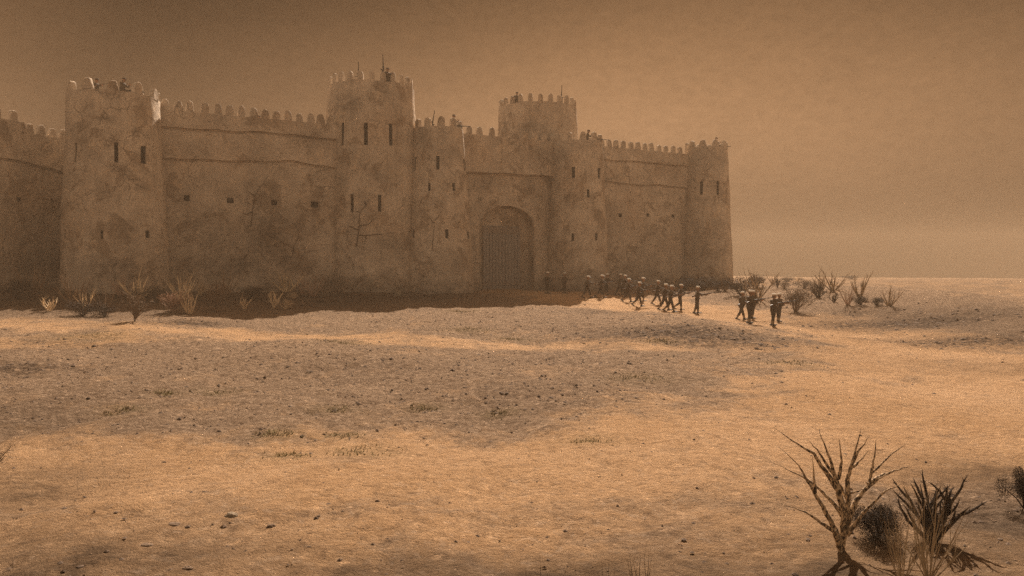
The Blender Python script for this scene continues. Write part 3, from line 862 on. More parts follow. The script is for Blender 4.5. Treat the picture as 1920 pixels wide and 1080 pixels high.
def make_body(name, legs, lean=3, grip=None, head_turn=0, head_nod=0):
    """one continuous figure facing +X; legs = ((hip, knee), (hip, knee)); grip = (axis origin, axis direction, right hand, left hand)"""
    bones = []                                  # (a, ra, b, rb, region)
    def B(a, ra, b, rb, reg): bones.append((Vector(a), ra, Vector(b), rb, reg))
    feet = []
    hipz = 0.93
    pel = Vector((0, 0, hipz))
    for sgn, (hp, kn) in zip((1, -1), legs):
        h, k = math.radians(hp), math.radians(kn)
        hip = pel + Vector((0, 0.095 * sgn, -0.02))
        knee = hip + Vector((math.sin(h), 0.01 * sgn, -math.cos(h))) * 0.43
        sh = h - k
        ank = knee + Vector((math.sin(sh), 0.005 * sgn, -math.cos(sh))) * 0.41
        fp = min(0, sh) * 0.85 if sh < -0.15 else 0.0
        toe = ank + Vector((math.cos(fp) * 0.17, 0.02 * sgn, math.sin(fp) * 0.17 - 0.035))
        heel = ank + Vector((-0.05 * math.cos(fp), 0, -0.035 - 0.05 * math.sin(fp)))
        B(hip, 0.098, knee, 0.068, 'trouser')
        mid = knee.lerp(ank, 0.5)
        B(knee, 0.07, mid, 0.066, 'trouser')
        B(mid, 0.064, ank + (knee - ank) * 0.12, 0.05, 'gaiter')
        B(ank, 0.05, heel, 0.042, 'boot')
        B(heel, 0.043, toe, 0.036, 'boot')
        feet += [heel.z - 0.043, toe.z - 0.036]
    dz = -min(feet)
    le = math.radians(lean)
    def T(x, y, z): return pel + Vector((x + math.sin(le) * z, y, math.cos(le) * z))
    # trunk: a few crossed capsules make a chest that is wide and shallow
    for y in (-0.075, 0, 0.075): B(T(0, y, -0.10), 0.105, T(0, y, 0.10), 0.10, 'skirt')
    for y in (-0.07, 0.07): B(T(0, y, 0.08), 0.098, T(0.01, y * 1.15, 0.36), 0.112, 'tunic')
    B(T(-0.01, -0.12, 0.43), 0.085, T(-0.01, 0.12, 0.43), 0.085, 'tunic')
    B(T(0.02, 0, 0.2), 0.1, T(0.02, 0, 0.4), 0.1, 'tunic')
    neck = T(0.0, 0, 0.49)
    hc = T(0.025, 0, 0.675)
    B(neck, 0.06, hc + Vector((-0.01, 0, -0.06)), 0.055, 'skin')
    fw = Vector((math.cos(head_turn), math.sin(head_turn), 0)); sd = Vector((-fw.y, fw.x, 0))
    B(hc + fw * -0.02 + Vector((0, 0, 0.03)), 0.088, hc + fw * 0.015 + Vector((0, 0, 0.025)), 0.08, 'skin')
    B(hc + fw * 0.02 + Vector((0, 0, 0.0)), 0.074, hc + fw * 0.045 + Vector((0, 0, -0.065)), 0.042, 'skin')
    B(hc + fw * 0.085 + Vector((0, 0, 0.01)), 0.012, hc + fw * 0.108 + Vector((0, 0, -0.025)), 0.015, 'skin')   # nose
    B(hc + fw * 0.082 + sd * 0.018 + Vector((0, 0, -0.058)), 0.008, hc + fw * 0.082 - sd * 0.018 + Vector((0, 0, -0.058)), 0.008, 'lip')
    for q in (-1, 1):
        B(hc + sd * 0.082 * q + Vector((0, 0, 0.015)), 0.016, hc + sd * 0.084 * q + Vector((0, 0, -0.02)), 0.012, 'skin')   # ear
        B(hc + fw * 0.078 + sd * 0.03 * q + Vector((0, 0, 0.012)), 0.011, hc + fw * 0.08 + sd * 0.03 * q + Vector((0, 0, 0.012)), 0.01, 'eye')
    B(hc + fw * -0.05 + Vector((0, 0, 0.0)), 0.062, hc + fw * -0.045 + Vector((0, 0, -0.04)), 0.05, 'hair')
    # arms close round the rifle
    O, ax, hr, hl = grip
    O = Vector(O); ax = Vector(ax).normalized()
    for sgn, s_ in ((-1, hr), (1, hl)):
        sh = T(-0.01, 0.185 * sgn, 0.43)
        on = O + ax * s_
        side = Vector((0, 0.55 * sgn, -1.0)) if sgn < 0 else Vector((-0.1, 0.7, -0.9))
        side = (side - ax * side.dot(ax)).normalized()
        other = ax.cross(side)
        palm = on + side * 0.042
        wr = palm + side * 0.05 - ax * 0.045
        el, wr = ik(sh, wr, 0.29, 0.26, (-0.7, 0.55 * sgn, -0.6))
        B(sh, 0.066, el, 0.05, 'tunic'); B(el, 0.05, wr, 0.036, 'tunic')
        B(wr, 0.03, palm, 0.03, 'skin')
        B(palm - ax * 0.03, 0.022, palm + ax * 0.03, 0.022, 'skin')
        wrap = 1 if sgn < 0 else -1
        for i, ln in enumerate((0.85, 1.0, 0.95, 0.75)):
            c = on + ax * (0.034 - i * 0.022)
            pts = []
            for j in range(4):
                a = wrap * math.radians(25 + j * 52 * ln)
                pts.append(c + (side * math.cos(a) + other * math.sin(a)) * 0.036)
            for j in range(3): B(pts[j], 0.0098 - j * 0.0006, pts[j + 1], 0.0094 - j * 0.0006, 'skin')
        c = on + ax * 0.045
        tp = [palm + ax * 0.02] + [c + ax * 0.012 * j + (side * math.cos(a) + other * math.sin(a)) * 0.036 for j, a in enumerate((-wrap * 0.6, -wrap * 1.3, -wrap * 1.9))]
        for j in range(3): B(tp[j], 0.0115 - j * 0.001, tp[j + 1], 0.0105 - j * 0.001, 'skin')
    mb = MB()
    for a, ra, b, rb, reg in bones:
        capsule(mb, a + Vector((0, 0, dz)), ra, b + Vector((0, 0, dz)), rb)
    me = mb.mesh('raw', [])
    ob = link(bpy.data.objects.new('tmp', me))
    md = ob.modifiers.new('r', 'REMESH'); md.mode = 'VOXEL'; md.voxel_size = 0.0095; md.adaptivity = 0.0
    sm = ob.modifiers.new('s', 'SMOOTH'); sm.iterations = 2; sm.factor = 0.4
    dg = bpy.context.evaluated_depsgraph_get(); dg.update()
    m2 = bpy.data.meshes.new_from_object(ob.evaluated_get(dg))
    bpy.data.objects.remove(ob)
    m2.name = 'person'
    regs = ['tunic', 'trouser', 'gaiter', 'boot', 'skin', 'hair']
    mats = [TUNIC, TROUSER, GAITER, BOOT, SKIN, DARKCAP]
    m2.materials.clear()
    for m in mats: m2.materials.append(m)
    n = len(m2.polygons)
    cen = np.empty(n * 3, np.float32); m2.polygons.foreach_get('center', cen); cen = cen.reshape(-1, 3)
    best = np.full(n, 1e9); idx = np.zeros(n, np.int32)
    alias = {'skirt': 0, 'eye': 5, 'lip': 5}
    for a, ra, b, rb, reg in bones:
        a = np.array(a) + (0, 0, dz); b = np.array(b) + (0, 0, dz)
        ab = b - a; q = np.clip(((cen - a) @ ab) / max(ab @ ab, 1e-9), 0, 1)
        d = np.linalg.norm(cen - a - q[:, None] * ab, axis=1) - (ra + q * (rb - ra))
        if reg in ('eye', 'lip'): d = d - 0.002
        w = d < best
        best[w] = d[w]; idx[w] = alias.get(reg, regs.index(reg) if reg in regs else 0)
    m2.polygons.foreach_set('material_index', idx)
    m2.polygons.foreach_set('use_smooth', [True] * n)
    m2.update()
    up = Vector((0, 0, dz))
    return dict(mesh=m2, head=hc + up, fw=head_turn, waist=T(0, 0, 0.06) + up, O=O + up, ax=ax, lean=le)

def rifle_mesh():
    mb = MB()
    # wooden stock from butt to fore-end, running along +X from the grip
    prof = [(-0.42, 0.055, -0.065), (-0.40, 0.062, -0.06), (-0.2, 0.04, -0.028), (-0.08, 0.03, -0.012), (0.0, 0.034, 0.0), (0.2, 0.036, 0.004), (0.45, 0.03, 0.006), (0.56, 0.022, 0.008)]
    vs = []
    for x, h, z in prof:
        w = 0.022
        vs += [(x, -w, z - h), (x, w, z - h), (x, w, z + h * 0.6), (x, -w, z + h * 0.6)]
    fs = []
    for i in range(len(prof) - 1):
        for k in range(4): fs.append((i * 4 + k, i * 4 + (k + 1) % 4, i * 4 + 4 + (k + 1) % 4, i * 4 + 4 + k))
    fs += [(3, 2, 1, 0), tuple(len(prof) * 4 - 4 + k for k in range(4))]
    mb.add(vs, fs, 0)
    mb.tube([(0.02, 0, 0.034), (0.78, 0, 0.03)], [0.014, 0.0105], 8, 1)
    mb.box((0.03, 0, 0.022), (0.22, 0.04, 0.046), 1)
    mb.box((0.09, 0, -0.07), (0.07, 0.03, 0.10), 1)
    mb.tube([(-0.03, 0.02, 0.03), (-0.04, 0.075, 0.012)], [0.007, 0.009], 6, 1)
    mb.tube([(-0.02, 0, -0.03), (0.0, 0, -0.06), (0.05, 0, -0.06), (0.06, 0, -0.03)], [0.005] * 4, 5, 1)
    mb.box((0.75, 0, 0.05), (0.012, 0.008, 0.026), 1)
    mb.box((0.92, 0, 0.022), (0.36, 0.007, 0.024), 1, None, 0.9)
    mb.box((0.745, 0, 0.02), (0.03, 0.022, 0.05), 1)
    return mb.mesh('rifle', [STOCK, GUN])
RIFLE = rifle_mesh()

def kepi_meshes(mat):
    mb = MB()
    mb.lathe([(0.090, 0), (0.094, 0.012), (0.092, 0.055), (0.086, 0.085), (0.078, 0.094), (0.05, 0.097), (0.02, 0.097)], 20, 0, sx=1.08)
    k = mb.mesh('kepi', [mat], 50)
    mb = MB()
    n = 12; vs = []
    for z, e in ((0.014, 0), (0.006, 0)):
        for i in range(n + 1):
            a = math.radians(-72 + 144 * i / n); vs.append((0.098 * 1.06 * math.cos(a), 0.094 * math.sin(a), z))
        for i in range(n + 1):
            a = math.radians(-72 + 144 * i / n); vs.append((0.098 + 0.062 * math.cos(a) ** 0.7 if False else 0.1 * math.cos(a) + 0.058 * math.cos(a / 1.0), 0.098 * math.sin(a), z - 0.02 * math.cos(a)))
    m = 2 * (n + 1)
    fs = []
    for i in range(n):
        fs.append((i, i + 1, n + 1 + i + 1, n + 1 + i)); fs.append((m + i + 1, m + i, m + n + 1 + i, m + n + 2 + i))
        fs.append((n + 1 + i, n + 2 + i, m + n + 2 + i, m + n + 1 + i))
    mb.add(vs, fs)
    return k, mb.mesh('visor', [LEATHER])
KEPI_W, VISOR = kepi_meshes(WHITE)
KEPI_D, _ = kepi_meshes(DARKCAP)

def belt_mesh():
    mb = MB(); n = 28; vs = []
    for r, z in ((0, -0.028), (0.012, -0.028), (0.012, 0.028), (0, 0.028)):
        for k in range(n):
            a = 2 * math.pi * k / n
            ca, sa = math.cos(a), math.sin(a)
            x = (0.104 + r) * math.copysign(abs(ca) ** 0.8, ca); y = (0.172 + r) * math.copysign(abs(sa) ** 0.8, sa)
            vs.append((x, y, z))
    fs = []
    for i in range(3):
        for k in range(n): fs.append((i * n + k, i * n + (k + 1) % n, (i + 1) * n + (k + 1) % n, (i + 1) * n + k))
    mb.add(vs, fs)
    for y in (-0.085, 0.085): mb.box((0.122, y, -0.005), (0.045, 0.085, 0.075))
    mb.box((0.118, 0, 0), (0.012, 0.05, 0.05), 1)
    return mb.mesh('belt', [LEATHER, IRON], 40)
BELT = belt_mesh()

R_AX = Vector((1, 0.16, 0.17)).normalized()
G_PORT = ((0.10, -0.17, 1.10), R_AX, 0.0, 0.42)           # rifle carried level at the waist, muzzle forward
G_HIGH = ((0.12, -0.16, 1.22), Vector((1, 0.12, 0.10)).normalized(), 0.0, 0.40)
G_GUN = ((0.34, -0.02, 1.30), Vector((1, 0, -0.05)).normalized(), 0.0, 0.16)
POSES = {
    'stride': make_body('stride', ((17, 4), (-15, 14)), 4, G_PORT),
    'stride2': make_body('stride2', ((-13, 28), (16, 6)), 4, G_PORT),
    'lift': make_body('lift', ((7, 4), (-4, 46)), 4, G_PORT),
    'stand': make_body('stand', ((3, 2), (-3, 3)), 1, G_PORT),
    'ready': make_body('ready', ((6.2, 4.6), (-7, 8)), 2, G_HIGH),
    'gunner': make_body('gunner', ((8, 8), (-8, 14)), 9, G_GUN),
}
PROTO = {}
def person(label, pose, loc, heading, group, cap='white', scale=1.0, rifle=None):
    """heading in degrees: 0 faces the picture's right, -90 faces the camera"""
    key = (pose, cap)
    rz = math.radians(heading)
    p = POSES[pose]
    if key not in PROTO:
        body = put('person', p['mesh'], (0, 0, 0))
        tag(body, 'x', 'person')
        k = put('kepi', KEPI_W if cap == 'white' else KEPI_D, (0, 0, 0), parent=body)
        k.location = p['head'] + Vector((-0.006, 0, 0.068)); k.rotation_euler = (0, p['lean'] * 0.6, p['fw'])
        v = put('visor', VISOR, (0, 0, 0), parent=k); v.location = (0, 0, 0)
        b = put('belt', BELT, (0, 0, 0), parent=body); b.location = p['waist'] + Vector((0.002, 0, 0)); b.rotation_euler = (0, p['lean'], 0)
        PROTO[key] = body
    else:
        src = PROTO[key]
        body = src.copy(); COL.objects.link(body)
        for ch in src.children:
            c = ch.copy(); c.parent = body; COL.objects.link(c)
            for g in ch.children:
                d = g.copy(); d.parent = c; COL.objects.link(d)
    body.location = loc; body.rotation_euler = (0, 0, rz); body.scale = (scale * 1.24, scale * 1.24, scale)
    tag(body, label, 'person', group)
    WL[body.name] = Vector(loc)
    if rifle:
        M = Matrix.Translation(Vector(loc)) @ Matrix.Rotation(rz, 4, 'Z') @ Matrix.Diagonal((scale * 1.24, scale * 1.24, scale, 1))
        O, ax = p['O'], p['ax']
        x = ax; y = Vector((0, 0, 1)).cross(x).normalized(); z = x.cross(y)
        R = Matrix((x, y, z)).transposed().to_4x4()
        r = link(bpy.data.objects.new('rifle', RIFLE))
        r.matrix_world = M @ Matrix.Translation(O) @ R
        tag(r, rifle, 'rifle', 'rifles carried by the soldiers')
    return body

GRP = 'soldiers marching out of the fort'
SOLD = [
    (1026, 550, 'stand', -25, 'sentry in a white kepi standing in the wall shade next to the gate door', 'rifle held by the shaded sentry nearer the gate door'),
    (1058, 550, 'stand', -15, 'sentry in a white kepi standing in the wall shade, second from the gate', 'rifle held by the shaded sentry farther from the gate door'),
    (1101, 559, 'stride', -12, 'last soldier of the marching column, striding just outside the fort shadow', 'rifle of the last soldier in the marching column'),
    (1127, 558, 'stride2', -10, 'marching soldier second from the tail, at the front of a close pair', 'rifle of the front man in the pair near the column tail'),
    (1137, 553, 'lift', -10, 'marching soldier near the tail, half hidden behind his striding neighbour', 'rifle of the half hidden man in the pair near the column tail'),
    (1162, 554, 'stride', -10, 'soldier at the back left of the trio in the middle of the column', 'rifle of the back left man in the marching trio'),
    (1170, 556, 'lift', -10, 'soldier hidden in the middle of the marching trio', 'rifle of the middle man in the marching trio'),
    (1177, 566, 'stride2', -14, 'front soldier of the marching trio, nearest of the three to the camera', 'rifle of the front man in the marching trio'),
    (1204, 565, 'lift', -12, 'marching soldier whose legs show behind a comrade left of the lone strider', 'rifle of the man behind the pair left of the lone strider'),
    (1197, 574, 'stride2', -16, 'marching soldier in front of a pair, left of the lone strider', 'rifle of the front man in the pair left of the lone strider'),
    (1232, 571, 'stride', -12, 'soldier striding alone with a wide step in mid column', 'rifle of the lone soldier with the wide step'),
    (1246, 582, 'stride', -14, 'soldier on the left of the close trio, one heel raised', 'rifle of the left man of the close trio'),
    (1257, 585, 'stride2', -18, 'middle soldier of the close trio, legs wide apart, nearest to the camera', 'rifle of the wide legged man of the close trio'),
    (1275, 581, 'lift', -10, 'right hand soldier of the close trio, rifle pointing ahead', 'rifle of the right man of the close trio'),
    (1307, 588, 'ready', -8, 'soldier standing alone between the trio and the two leading groups', 'rifle of the soldier standing alone between the groups'),
    (1390, 600, 'stride', 10, 'soldier on the left of the leading group of three, legs apart', 'rifle of the left man of the leading three'),
    (1406, 607, 'ready', 14, 'front soldier of the leading group of three, his back half turned', 'rifle of the front man of the leading three'),
    (1411, 597, 'stand', 12, 'rear soldier of the leading group of three, his kepi highest', 'rifle of the rear man of the leading three'),
    (1450, 611, 'ready', 16, 'nearer soldier of the foremost pair at the head of the column', 'rifle of the nearer man in the foremost pair'),
    (1460, 603, 'stand', 14, 'farther soldier of the foremost pair, taller in view beside the round bush', 'rifle of the farther man in the foremost pair'),
]
for px, py, pose, hd, lab, rl in SOLD:
    p = on_ground(px, py); p.z -= 0.015
    person(lab, pose, p, hd + random.uniform(-4, 4), GRP if 'sentry' not in lab else 'sentries by the gate', 'white', random.uniform(0.99, 1.05), rl)

# --- machine guns
def gun_meshes():
    mb = MB()
    mb.tube([(0.30, 0, 0), (0.62, 0, 0), (0.63, 0, 0), (1.15, 0, 0), (1.16, 0, 0), (1.24, 0, 0)], [0.045, 0.045, 0.034, 0.03, 0.042, 0.036], 8)
    barrel = mb.mesh('barrel', [GUN])
    mb = MB()
    mb.box((0.12, 0, 0), (0.40, 0.07, 0.10)); mb.box((0.0, 0, -0.09), (0.05, 0.035, 0.11)); mb.box((0.18, 0.09, 0.03), (0.13, 0.10, 0.12))
    receiver = mb.mesh('receiver', [GUN])
    mb = MB()
    mb.box((-0.24, 0, -0.03), (0.36, 0.045, 0.10)); mb.box((-0.42, 0, -0.04), (0.03, 0.05, 0.14))
    stock = mb.mesh('stock', [STOCK])
    return barrel, receiver, stock
G_B, G_R, G_S = gun_meshes()
def machine_gun(label, loc, heading, pitch, group, stand, foot_z):
    root = put('machine_gun', None, loc)
    root.rotation_euler = (0, 0, math.radians(heading))
    tag(root, label, 'machine gun', group)
    for nm, me in (('barrel', G_B), ('receiver', G_R), ('stock', G_S)):
        o = link(bpy.data.objects.new(nm, me)); o.parent = root; o.rotation_euler = (0, -math.radians(pitch), 0)
    h = loc[2] - foot_z
    ux = 0.42 * math.cos(math.radians(pitch)); uz = 0.42 * math.sin(math.radians(pitch))
    if stand == 'bipod':
        for s_ in (-1, 1):
            mb = MB(); mb.tube([(ux, 0, uz - 0.02), (ux + 0.05, 0.14 * s_, -h)], [0.014, 0.011], 6); mb.lathe([(0.02, 0), (0.02, 0.02), (0.012, 0.03)], 8, 0, (ux + 0.05, 0.14 * s_, -h))
            o = link(bpy.data.objects.new('bipod_leg', mb.mesh('bipod_leg', [GUN]))); o.parent = root
    else:
        mb = MB(); mb.tube([(0.1, 0, -h + 0.25), (0.1, 0, -0.02)], [0.035, 0.03], 8)
        o = link(bpy.data.objects.new('pedestal', mb.mesh('pedestal', [GUN]))); o.parent = root
        for k in range(3):
            a = 2.09 * k + 0.5
            mb = MB(); mb.tube([(0.1, 0, -h + 0.55), (0.1 + 0.45 * math.cos(a), 0.45 * math.sin(a), -h)], [0.02, 0.016], 6)
            o = link(bpy.data.objects.new('tripod_leg', mb.mesh('tripod_leg', [GUN]))); o.parent = root
        mb = MB(); mb.box((0.1, 0, -0.02), (0.10, 0.62, 0.035)); mb.box((-0.12, 0, 0.02), (0.30, 0.03, 0.03))
        o = link(bpy.data.objects.new('cradle', mb.mesh('cradle', [GUN]))); o.parent = root
    return root

def at(px, d, z):
    return Vector(((px - 960) / F * d, d, z))
DG = 'defenders on the battlements'
GG = 'machine guns on the battlements'
RL = E + 12.7
person('lookout with dark cap and rifle standing on the near corner tower, left of its gunner', 'ready', at(184, 57.4, RL - 0.6), -15, DG, 'dark', 1.0, 'rifle of the lookout on the near corner tower')
gp = at(232, 57.3, RL - 0.6)
person('gunner in a dark cap behind the long gun on the near corner tower', 'gunner', gp, -6, DG, 'dark', 1.02)
machine_gun('long barrelled machine gun on the rim of the near corner tower', (gp.x + 0.42, gp.y - 0.0, RL + 0.30), -6, -6, GG, 'bipod', RL - 0.02)
person('defender peering between merlons of the long wall with gun ports', 'stand', at(488, 65.6, E + 12.3 - 1.1), -60, DG, 'dark', 0.92)
# central tall tower
RC = E + 15.95
machine_gun('machine gun tilted skyward left of the lookout on the tall tower', at(673.5, 67.6, RC + 0.62), 100, 82, GG, 'post', RC - 0.6)
machine_gun('longest raised machine gun beside the lookout on the tall tower', at(720, 67.6, RC + 1.15), 170, 88, GG, 'post', RC - 0.6)
person('lookout in a dark cap beside the raised gun on the tall tower', 'ready', at(727, 67.2, RC - 0.6), -30, DG, 'dark', 1.0)
# gate towers
RG = E + 12.45
machine_gun('machine gun tipped upward on the tapering tower near the gate', at(811, 69.2, RG + 0.35), 20, 80, GG, 'post', RG - 0.6)
gp = at(848, 69.3, RG - 0.6)
person('gunner in a dark cap on the tapering tower on the near side of the gate', 'gunner', gp, -14, DG, 'dark', 1.02)
machine_gun('machine gun aimed level to the right on the near gate tower', (gp.x + 0.41, gp.y - 0.1, RG + 0.24), -14, -5, GG, 'bipod', RG - 0.02)
RR = E + 12.5
gp = at(1100, 76.9, RR - 0.6)
person('gunner mostly hidden by a merlon on the far gate tower', 'gunner', gp, -10, DG, 'dark', 1.02)
machine_gun('machine gun poking past the merlons of the far gate tower', (gp.x + 0.85, gp.y - 0.1, RR + 0.32), -8, -5, GG, 'bipod', RR - 0.02)
RK = E + 16.7
person('lookout on the broad tower behind the gate', 'stand', at(969, 79.4, RK - 0.6), -60, DG, 'dark', 1.0)
machine_gun('machine gun pointing straight up on the broad tower behind the gate', at(1052, 80.4, RK + 0.85), 15, 87, GG, 'post', RK - 0.6)
RT = E + 13.3
gp = at(1339, 86.0, RT - 0.6)
person('gunner in a dark cap on the far corner tower', 'gunner', gp, -12, DG, 'dark', 1.02)
machine_gun('machine gun aimed off to the right from the far corner tower', (gp.x + 0.41, gp.y - 0.05, RT + 0.32), -10, -4, GG, 'bipod', RT - 0.02)

# ------------------------------------------------------------------ shrubs
def spiky(seed, mat, n=9, spread=0.75, r0=0.02, kids=1.0, trunk=0.0):
    """unit-height dry shrub of stiff tapering spikes"""
    r = random.Random(seed); mb = MB()
    def spike(p, d, L, rad, depth):
        pts = [p]; q = p.copy(); dd = d.copy(); segs = 4
        for i in range(segs):
            dd = (dd + Vector((r.uniform(-.13, .13), r.uniform(-.13, .13), r.uniform(0, .16)))).normalized()
            q = q + dd * L / segs; pts.append(q.copy())
        mb.tube(pts, [rad * (1 - (i / segs)) ** 0.8 + 0.0006 for i in range(segs + 1)], 5)
        if depth > 0:
            for i in range(1, segs):
                if r.random() < 0.72 * kids:
                    a = r.uniform(0, 6.28)
                    sd = (dd + Vector((math.cos(a), math.sin(a), 0.2)) * r.uniform(0.45, 0.85)).normalized()
                    spike(pts[i], sd, L * r.uniform(0.3, 0.55), rad * (1 - i / segs) * 0.8, depth - 1)
    base = Vector((0, 0, 0))
    if trunk:
        mb.tube([(0, 0, -0.06), (0.005, 0, trunk * 0.5), (0, 0.004, trunk + 0.06)], [r0 * 1.8, r0 * 1.6, r0 * 1.25], 7)
    for k in range(n):
        a = 2 * math.pi * k / n + r.uniform(-.4, .4)
        tilt = r.uniform(0.15, 1) * spread
        d = Vector((math.cos(a) * math.sin(tilt), math.sin(a) * math.sin(tilt), math.cos(tilt)))
        spike(base + Vector((math.cos(a) * r0, math.sin(a) * r0, -0.03 + trunk * r.uniform(0.5, 1))), d, r.uniform(0.7, 1.05) * (1 - trunk * .6), r0 * r.uniform(0.7, 1.05), 2)
    return mb.mesh('dry_shrub', [mat], 50)

def leafy(seed, leaf, stem, n=2600, flat=0.8, size=0.045, width=1.0):
    """unit-height round bush: twigs and thousands of small dry leaves, denser inside, ragged outside"""
    r = random.Random(seed); f = MB(); s_ = MB()
    cl = [(Vector((r.gauss(0, .26) * width, r.gauss(0, .26) * width, r.uniform(.28, .7))), r.uniform(.17, .30)) for _ in range(13)]
    cl.append((Vector((0, 0, .42)), .34))
    for c, _ in cl:
        s_.tube([(0, 0, -0.05), (c.x * .4, c.y * .4, c.z * .45), tuple(c), tuple(c * 1.18)], [.02, .014, .008, .002], 5)
    for k in range(n):
        c, rad = r.choice(cl)
        d = Vector((r.gauss(0, 1), r.gauss(0, 1), r.gauss(0, 1))).normalized()
        p = c + d * rad * (r.random() ** 0.45) * (1.18 if r.random() < .12 else 1.0)
        if p.z < 0.02: p.z = r.uniform(0.02, .15)
        a = (d + Vector((r.gauss(0, .6), r.gauss(0, .6), r.gauss(0, .6)))).normalized()
        b = a.cross(Vector((r.gauss(0, 1), r.gauss(0, 1), r.gauss(0, 1)))).normalized()
        L, w = size * r.uniform(.6, 1.3), size * r.uniform(.22, .42)
        f.add([p - b * w * .3, p + a * L * .5 - b * w, p + a * L, p + a * L * .5 + b * w], [(0, 1, 2, 3)])
    return f.mesh('foliage', [leaf]), s_.mesh('stem', [stem], 50)

def antler(seed, mat, n=7, r0=0.03, thorn=True, spread=0.9):
    """unit-height shrub of thick gnarled forking branches"""
    r = random.Random(seed); mb = MB()
    def br(p, d, L, rad, dep):
        pts = [p]; q = p.copy(); dd = d.copy()
        for i in range(4):
            dd = (dd + Vector((r.uniform(-.35, .35), r.uniform(-.35, .35), r.uniform(-.05, .3)))).normalized(); q = q + dd * L / 4; pts.append(q.copy())
        mb.tube(pts, [rad * k for k in (1, .85, .72, .5, .06)], 6)
        if thorn:
            for i in range(1, 4):
                for _ in range(2):
                    t = Vector((r.gauss(0, 1), r.gauss(0, 1), r.uniform(0, 1))).normalized()
                    mb.tube([pts[i], pts[i] + t * 0.10 * r.uniform(.5, 1)], [rad * .35, .0008], 4)
        if dep:
            for i in (1, 2, 3):
                a = r.uniform(0, 6.28)
                br(pts[i], (dd + Vector((math.cos(a), math.sin(a), .25)) * .8).normalized(), L * r.uniform(.4, .6), rad * .62, dep - 1)
    for k in range(n):
        a = 2 * math.pi * k / n + r.uniform(-.4, .4); t = r.uniform(.15, 1) * spread
        br(Vector((0, 0, -.04)), Vector((math.cos(a) * math.sin(t), math.sin(a) * math.sin(t), math.cos(t))), r.uniform(.6, .85), r0, 1)
    return mb.mesh('gnarled_shrub', [mat], 50)

def twiggy(seed, mat, n=26, mat2=None):
    """V-shaped shrub: short stem, many fine forking twigs"""
    r = random.Random(seed); mb = MB()
    mb.tube([(0, 0, -.06), (0, 0, .12), (.01, 0, .22)], [.035, .028, .022], 6)
    for k in range(n):
        a = r.uniform(0, 6.28); t = r.uniform(.1, .85)
        d = Vector((math.cos(a) * math.sin(t), math.sin(a) * math.sin(t), math.cos(t)))
        p = Vector((0, 0, r.uniform(.04, .2))); L = r.uniform(.55, .85)
        q = [p + d * L * i / 4 + Vector((r.gauss(0, .02), r.gauss(0, .02), 0)) * i for i in range(5)]
        mb.tube(q, [.022, .019, .015, .010, .002], 4)
        for i in (2, 3, 4, 4, 3):
            for _ in range(3):
                e = (d + Vector((r.gauss(0, .6), r.gauss(0, .6), r.gauss(0, .4)))).normalized()
                mb.tube([q[i], q[i] + e * r.uniform(.08, .2)], [.011, .002], 3)
    return mb.mesh('twiggy_shrub', [mat], 50)

SP = {
    'pale': [spiky(1, STRAW, 9, .8, .046, .8), spiky(2, STRAW, 9, .95, .048, .7), spiky(31, STRAW, 10, .7, .04, .8)],
    'brown': [spiky(3, BROWNSTEM, 9, .75, .028, .8), spiky(4, BROWNSTEM, 10, .9, .026, .8)],
    'pink': [spiky(5, PINKTWIG, 10, .85, .026, .9), spiky(6, PINKTWIG, 9, .7, .028, .8)],
    'bark': [spiky(8, BARK, 9, .95, .036, .9, .12), spiky(9, BARK, 9, 1.0, .034, .8), spiky(10, BARK, 9, .85, .032, .7)],
}
LF = {
    'dark': [leafy(1, DARKLEAF, BLACKSTEM), leafy(2, DARKLEAF, BLACKSTEM), leafy(3, DARKLEAF, BLACKSTEM, 2200, width=1.5)],
    'grey': [leafy(4, GREYLEAF, BROWNSTEM), leafy(5, GREYLEAF, BROWNSTEM, 2200, width=1.4)],
    'pale': [leafy(6, PALELEAF, STRAW, 420, size=.085), leafy(7, PALELEAF, STRAW, 360, size=.09)],
}
AN = {'pale': [antler(1, STRAW, 7, .03, False, 1.0), antler(2, STRAW, 6, .033, False, .85)], 'black': [antler(3, BLACKSTEM, 8, .038), antler(4, BLACKSTEM, 9, .034)]}
TG = {'grey': [twiggy(1, GREYLEAF), twiggy(2, BROWNSTEM)], 'pink': [twiggy(3, PINKTWIG, 40)]}

def plant(kind, tone, var, px, py, hpx, label, group, wide=1.0, sink=0.02, d=None):
    p = on_ground(px, py)
    h = hpx / F * p.y
    p.z -= sink
    rz = random.uniform(0, 6.28)
    if kind == 'leafy':
        fo, st = LF[tone][var]
        o = put('round_bush', None, p, (0, 0, rz))
        tag(o, label, 'bush', group)
        for nm, me in (('foliage', fo), ('stem', st)):
            c = link(bpy.data.objects.new(nm, me)); c.parent = o
        h *= 1.12
    else:
        lib, nm = {'spiky': (SP, 'dry_shrub'), 'antler': (AN, 'gnarled_shrub'), 'twiggy': (TG, 'twiggy_shrub')}[kind]
        o = put(nm, lib[tone][var], p, (0, 0, rz))
        tag(o, label, 'shrub', group)
    o.scale = (h * wide, h * wide, h)
    return o

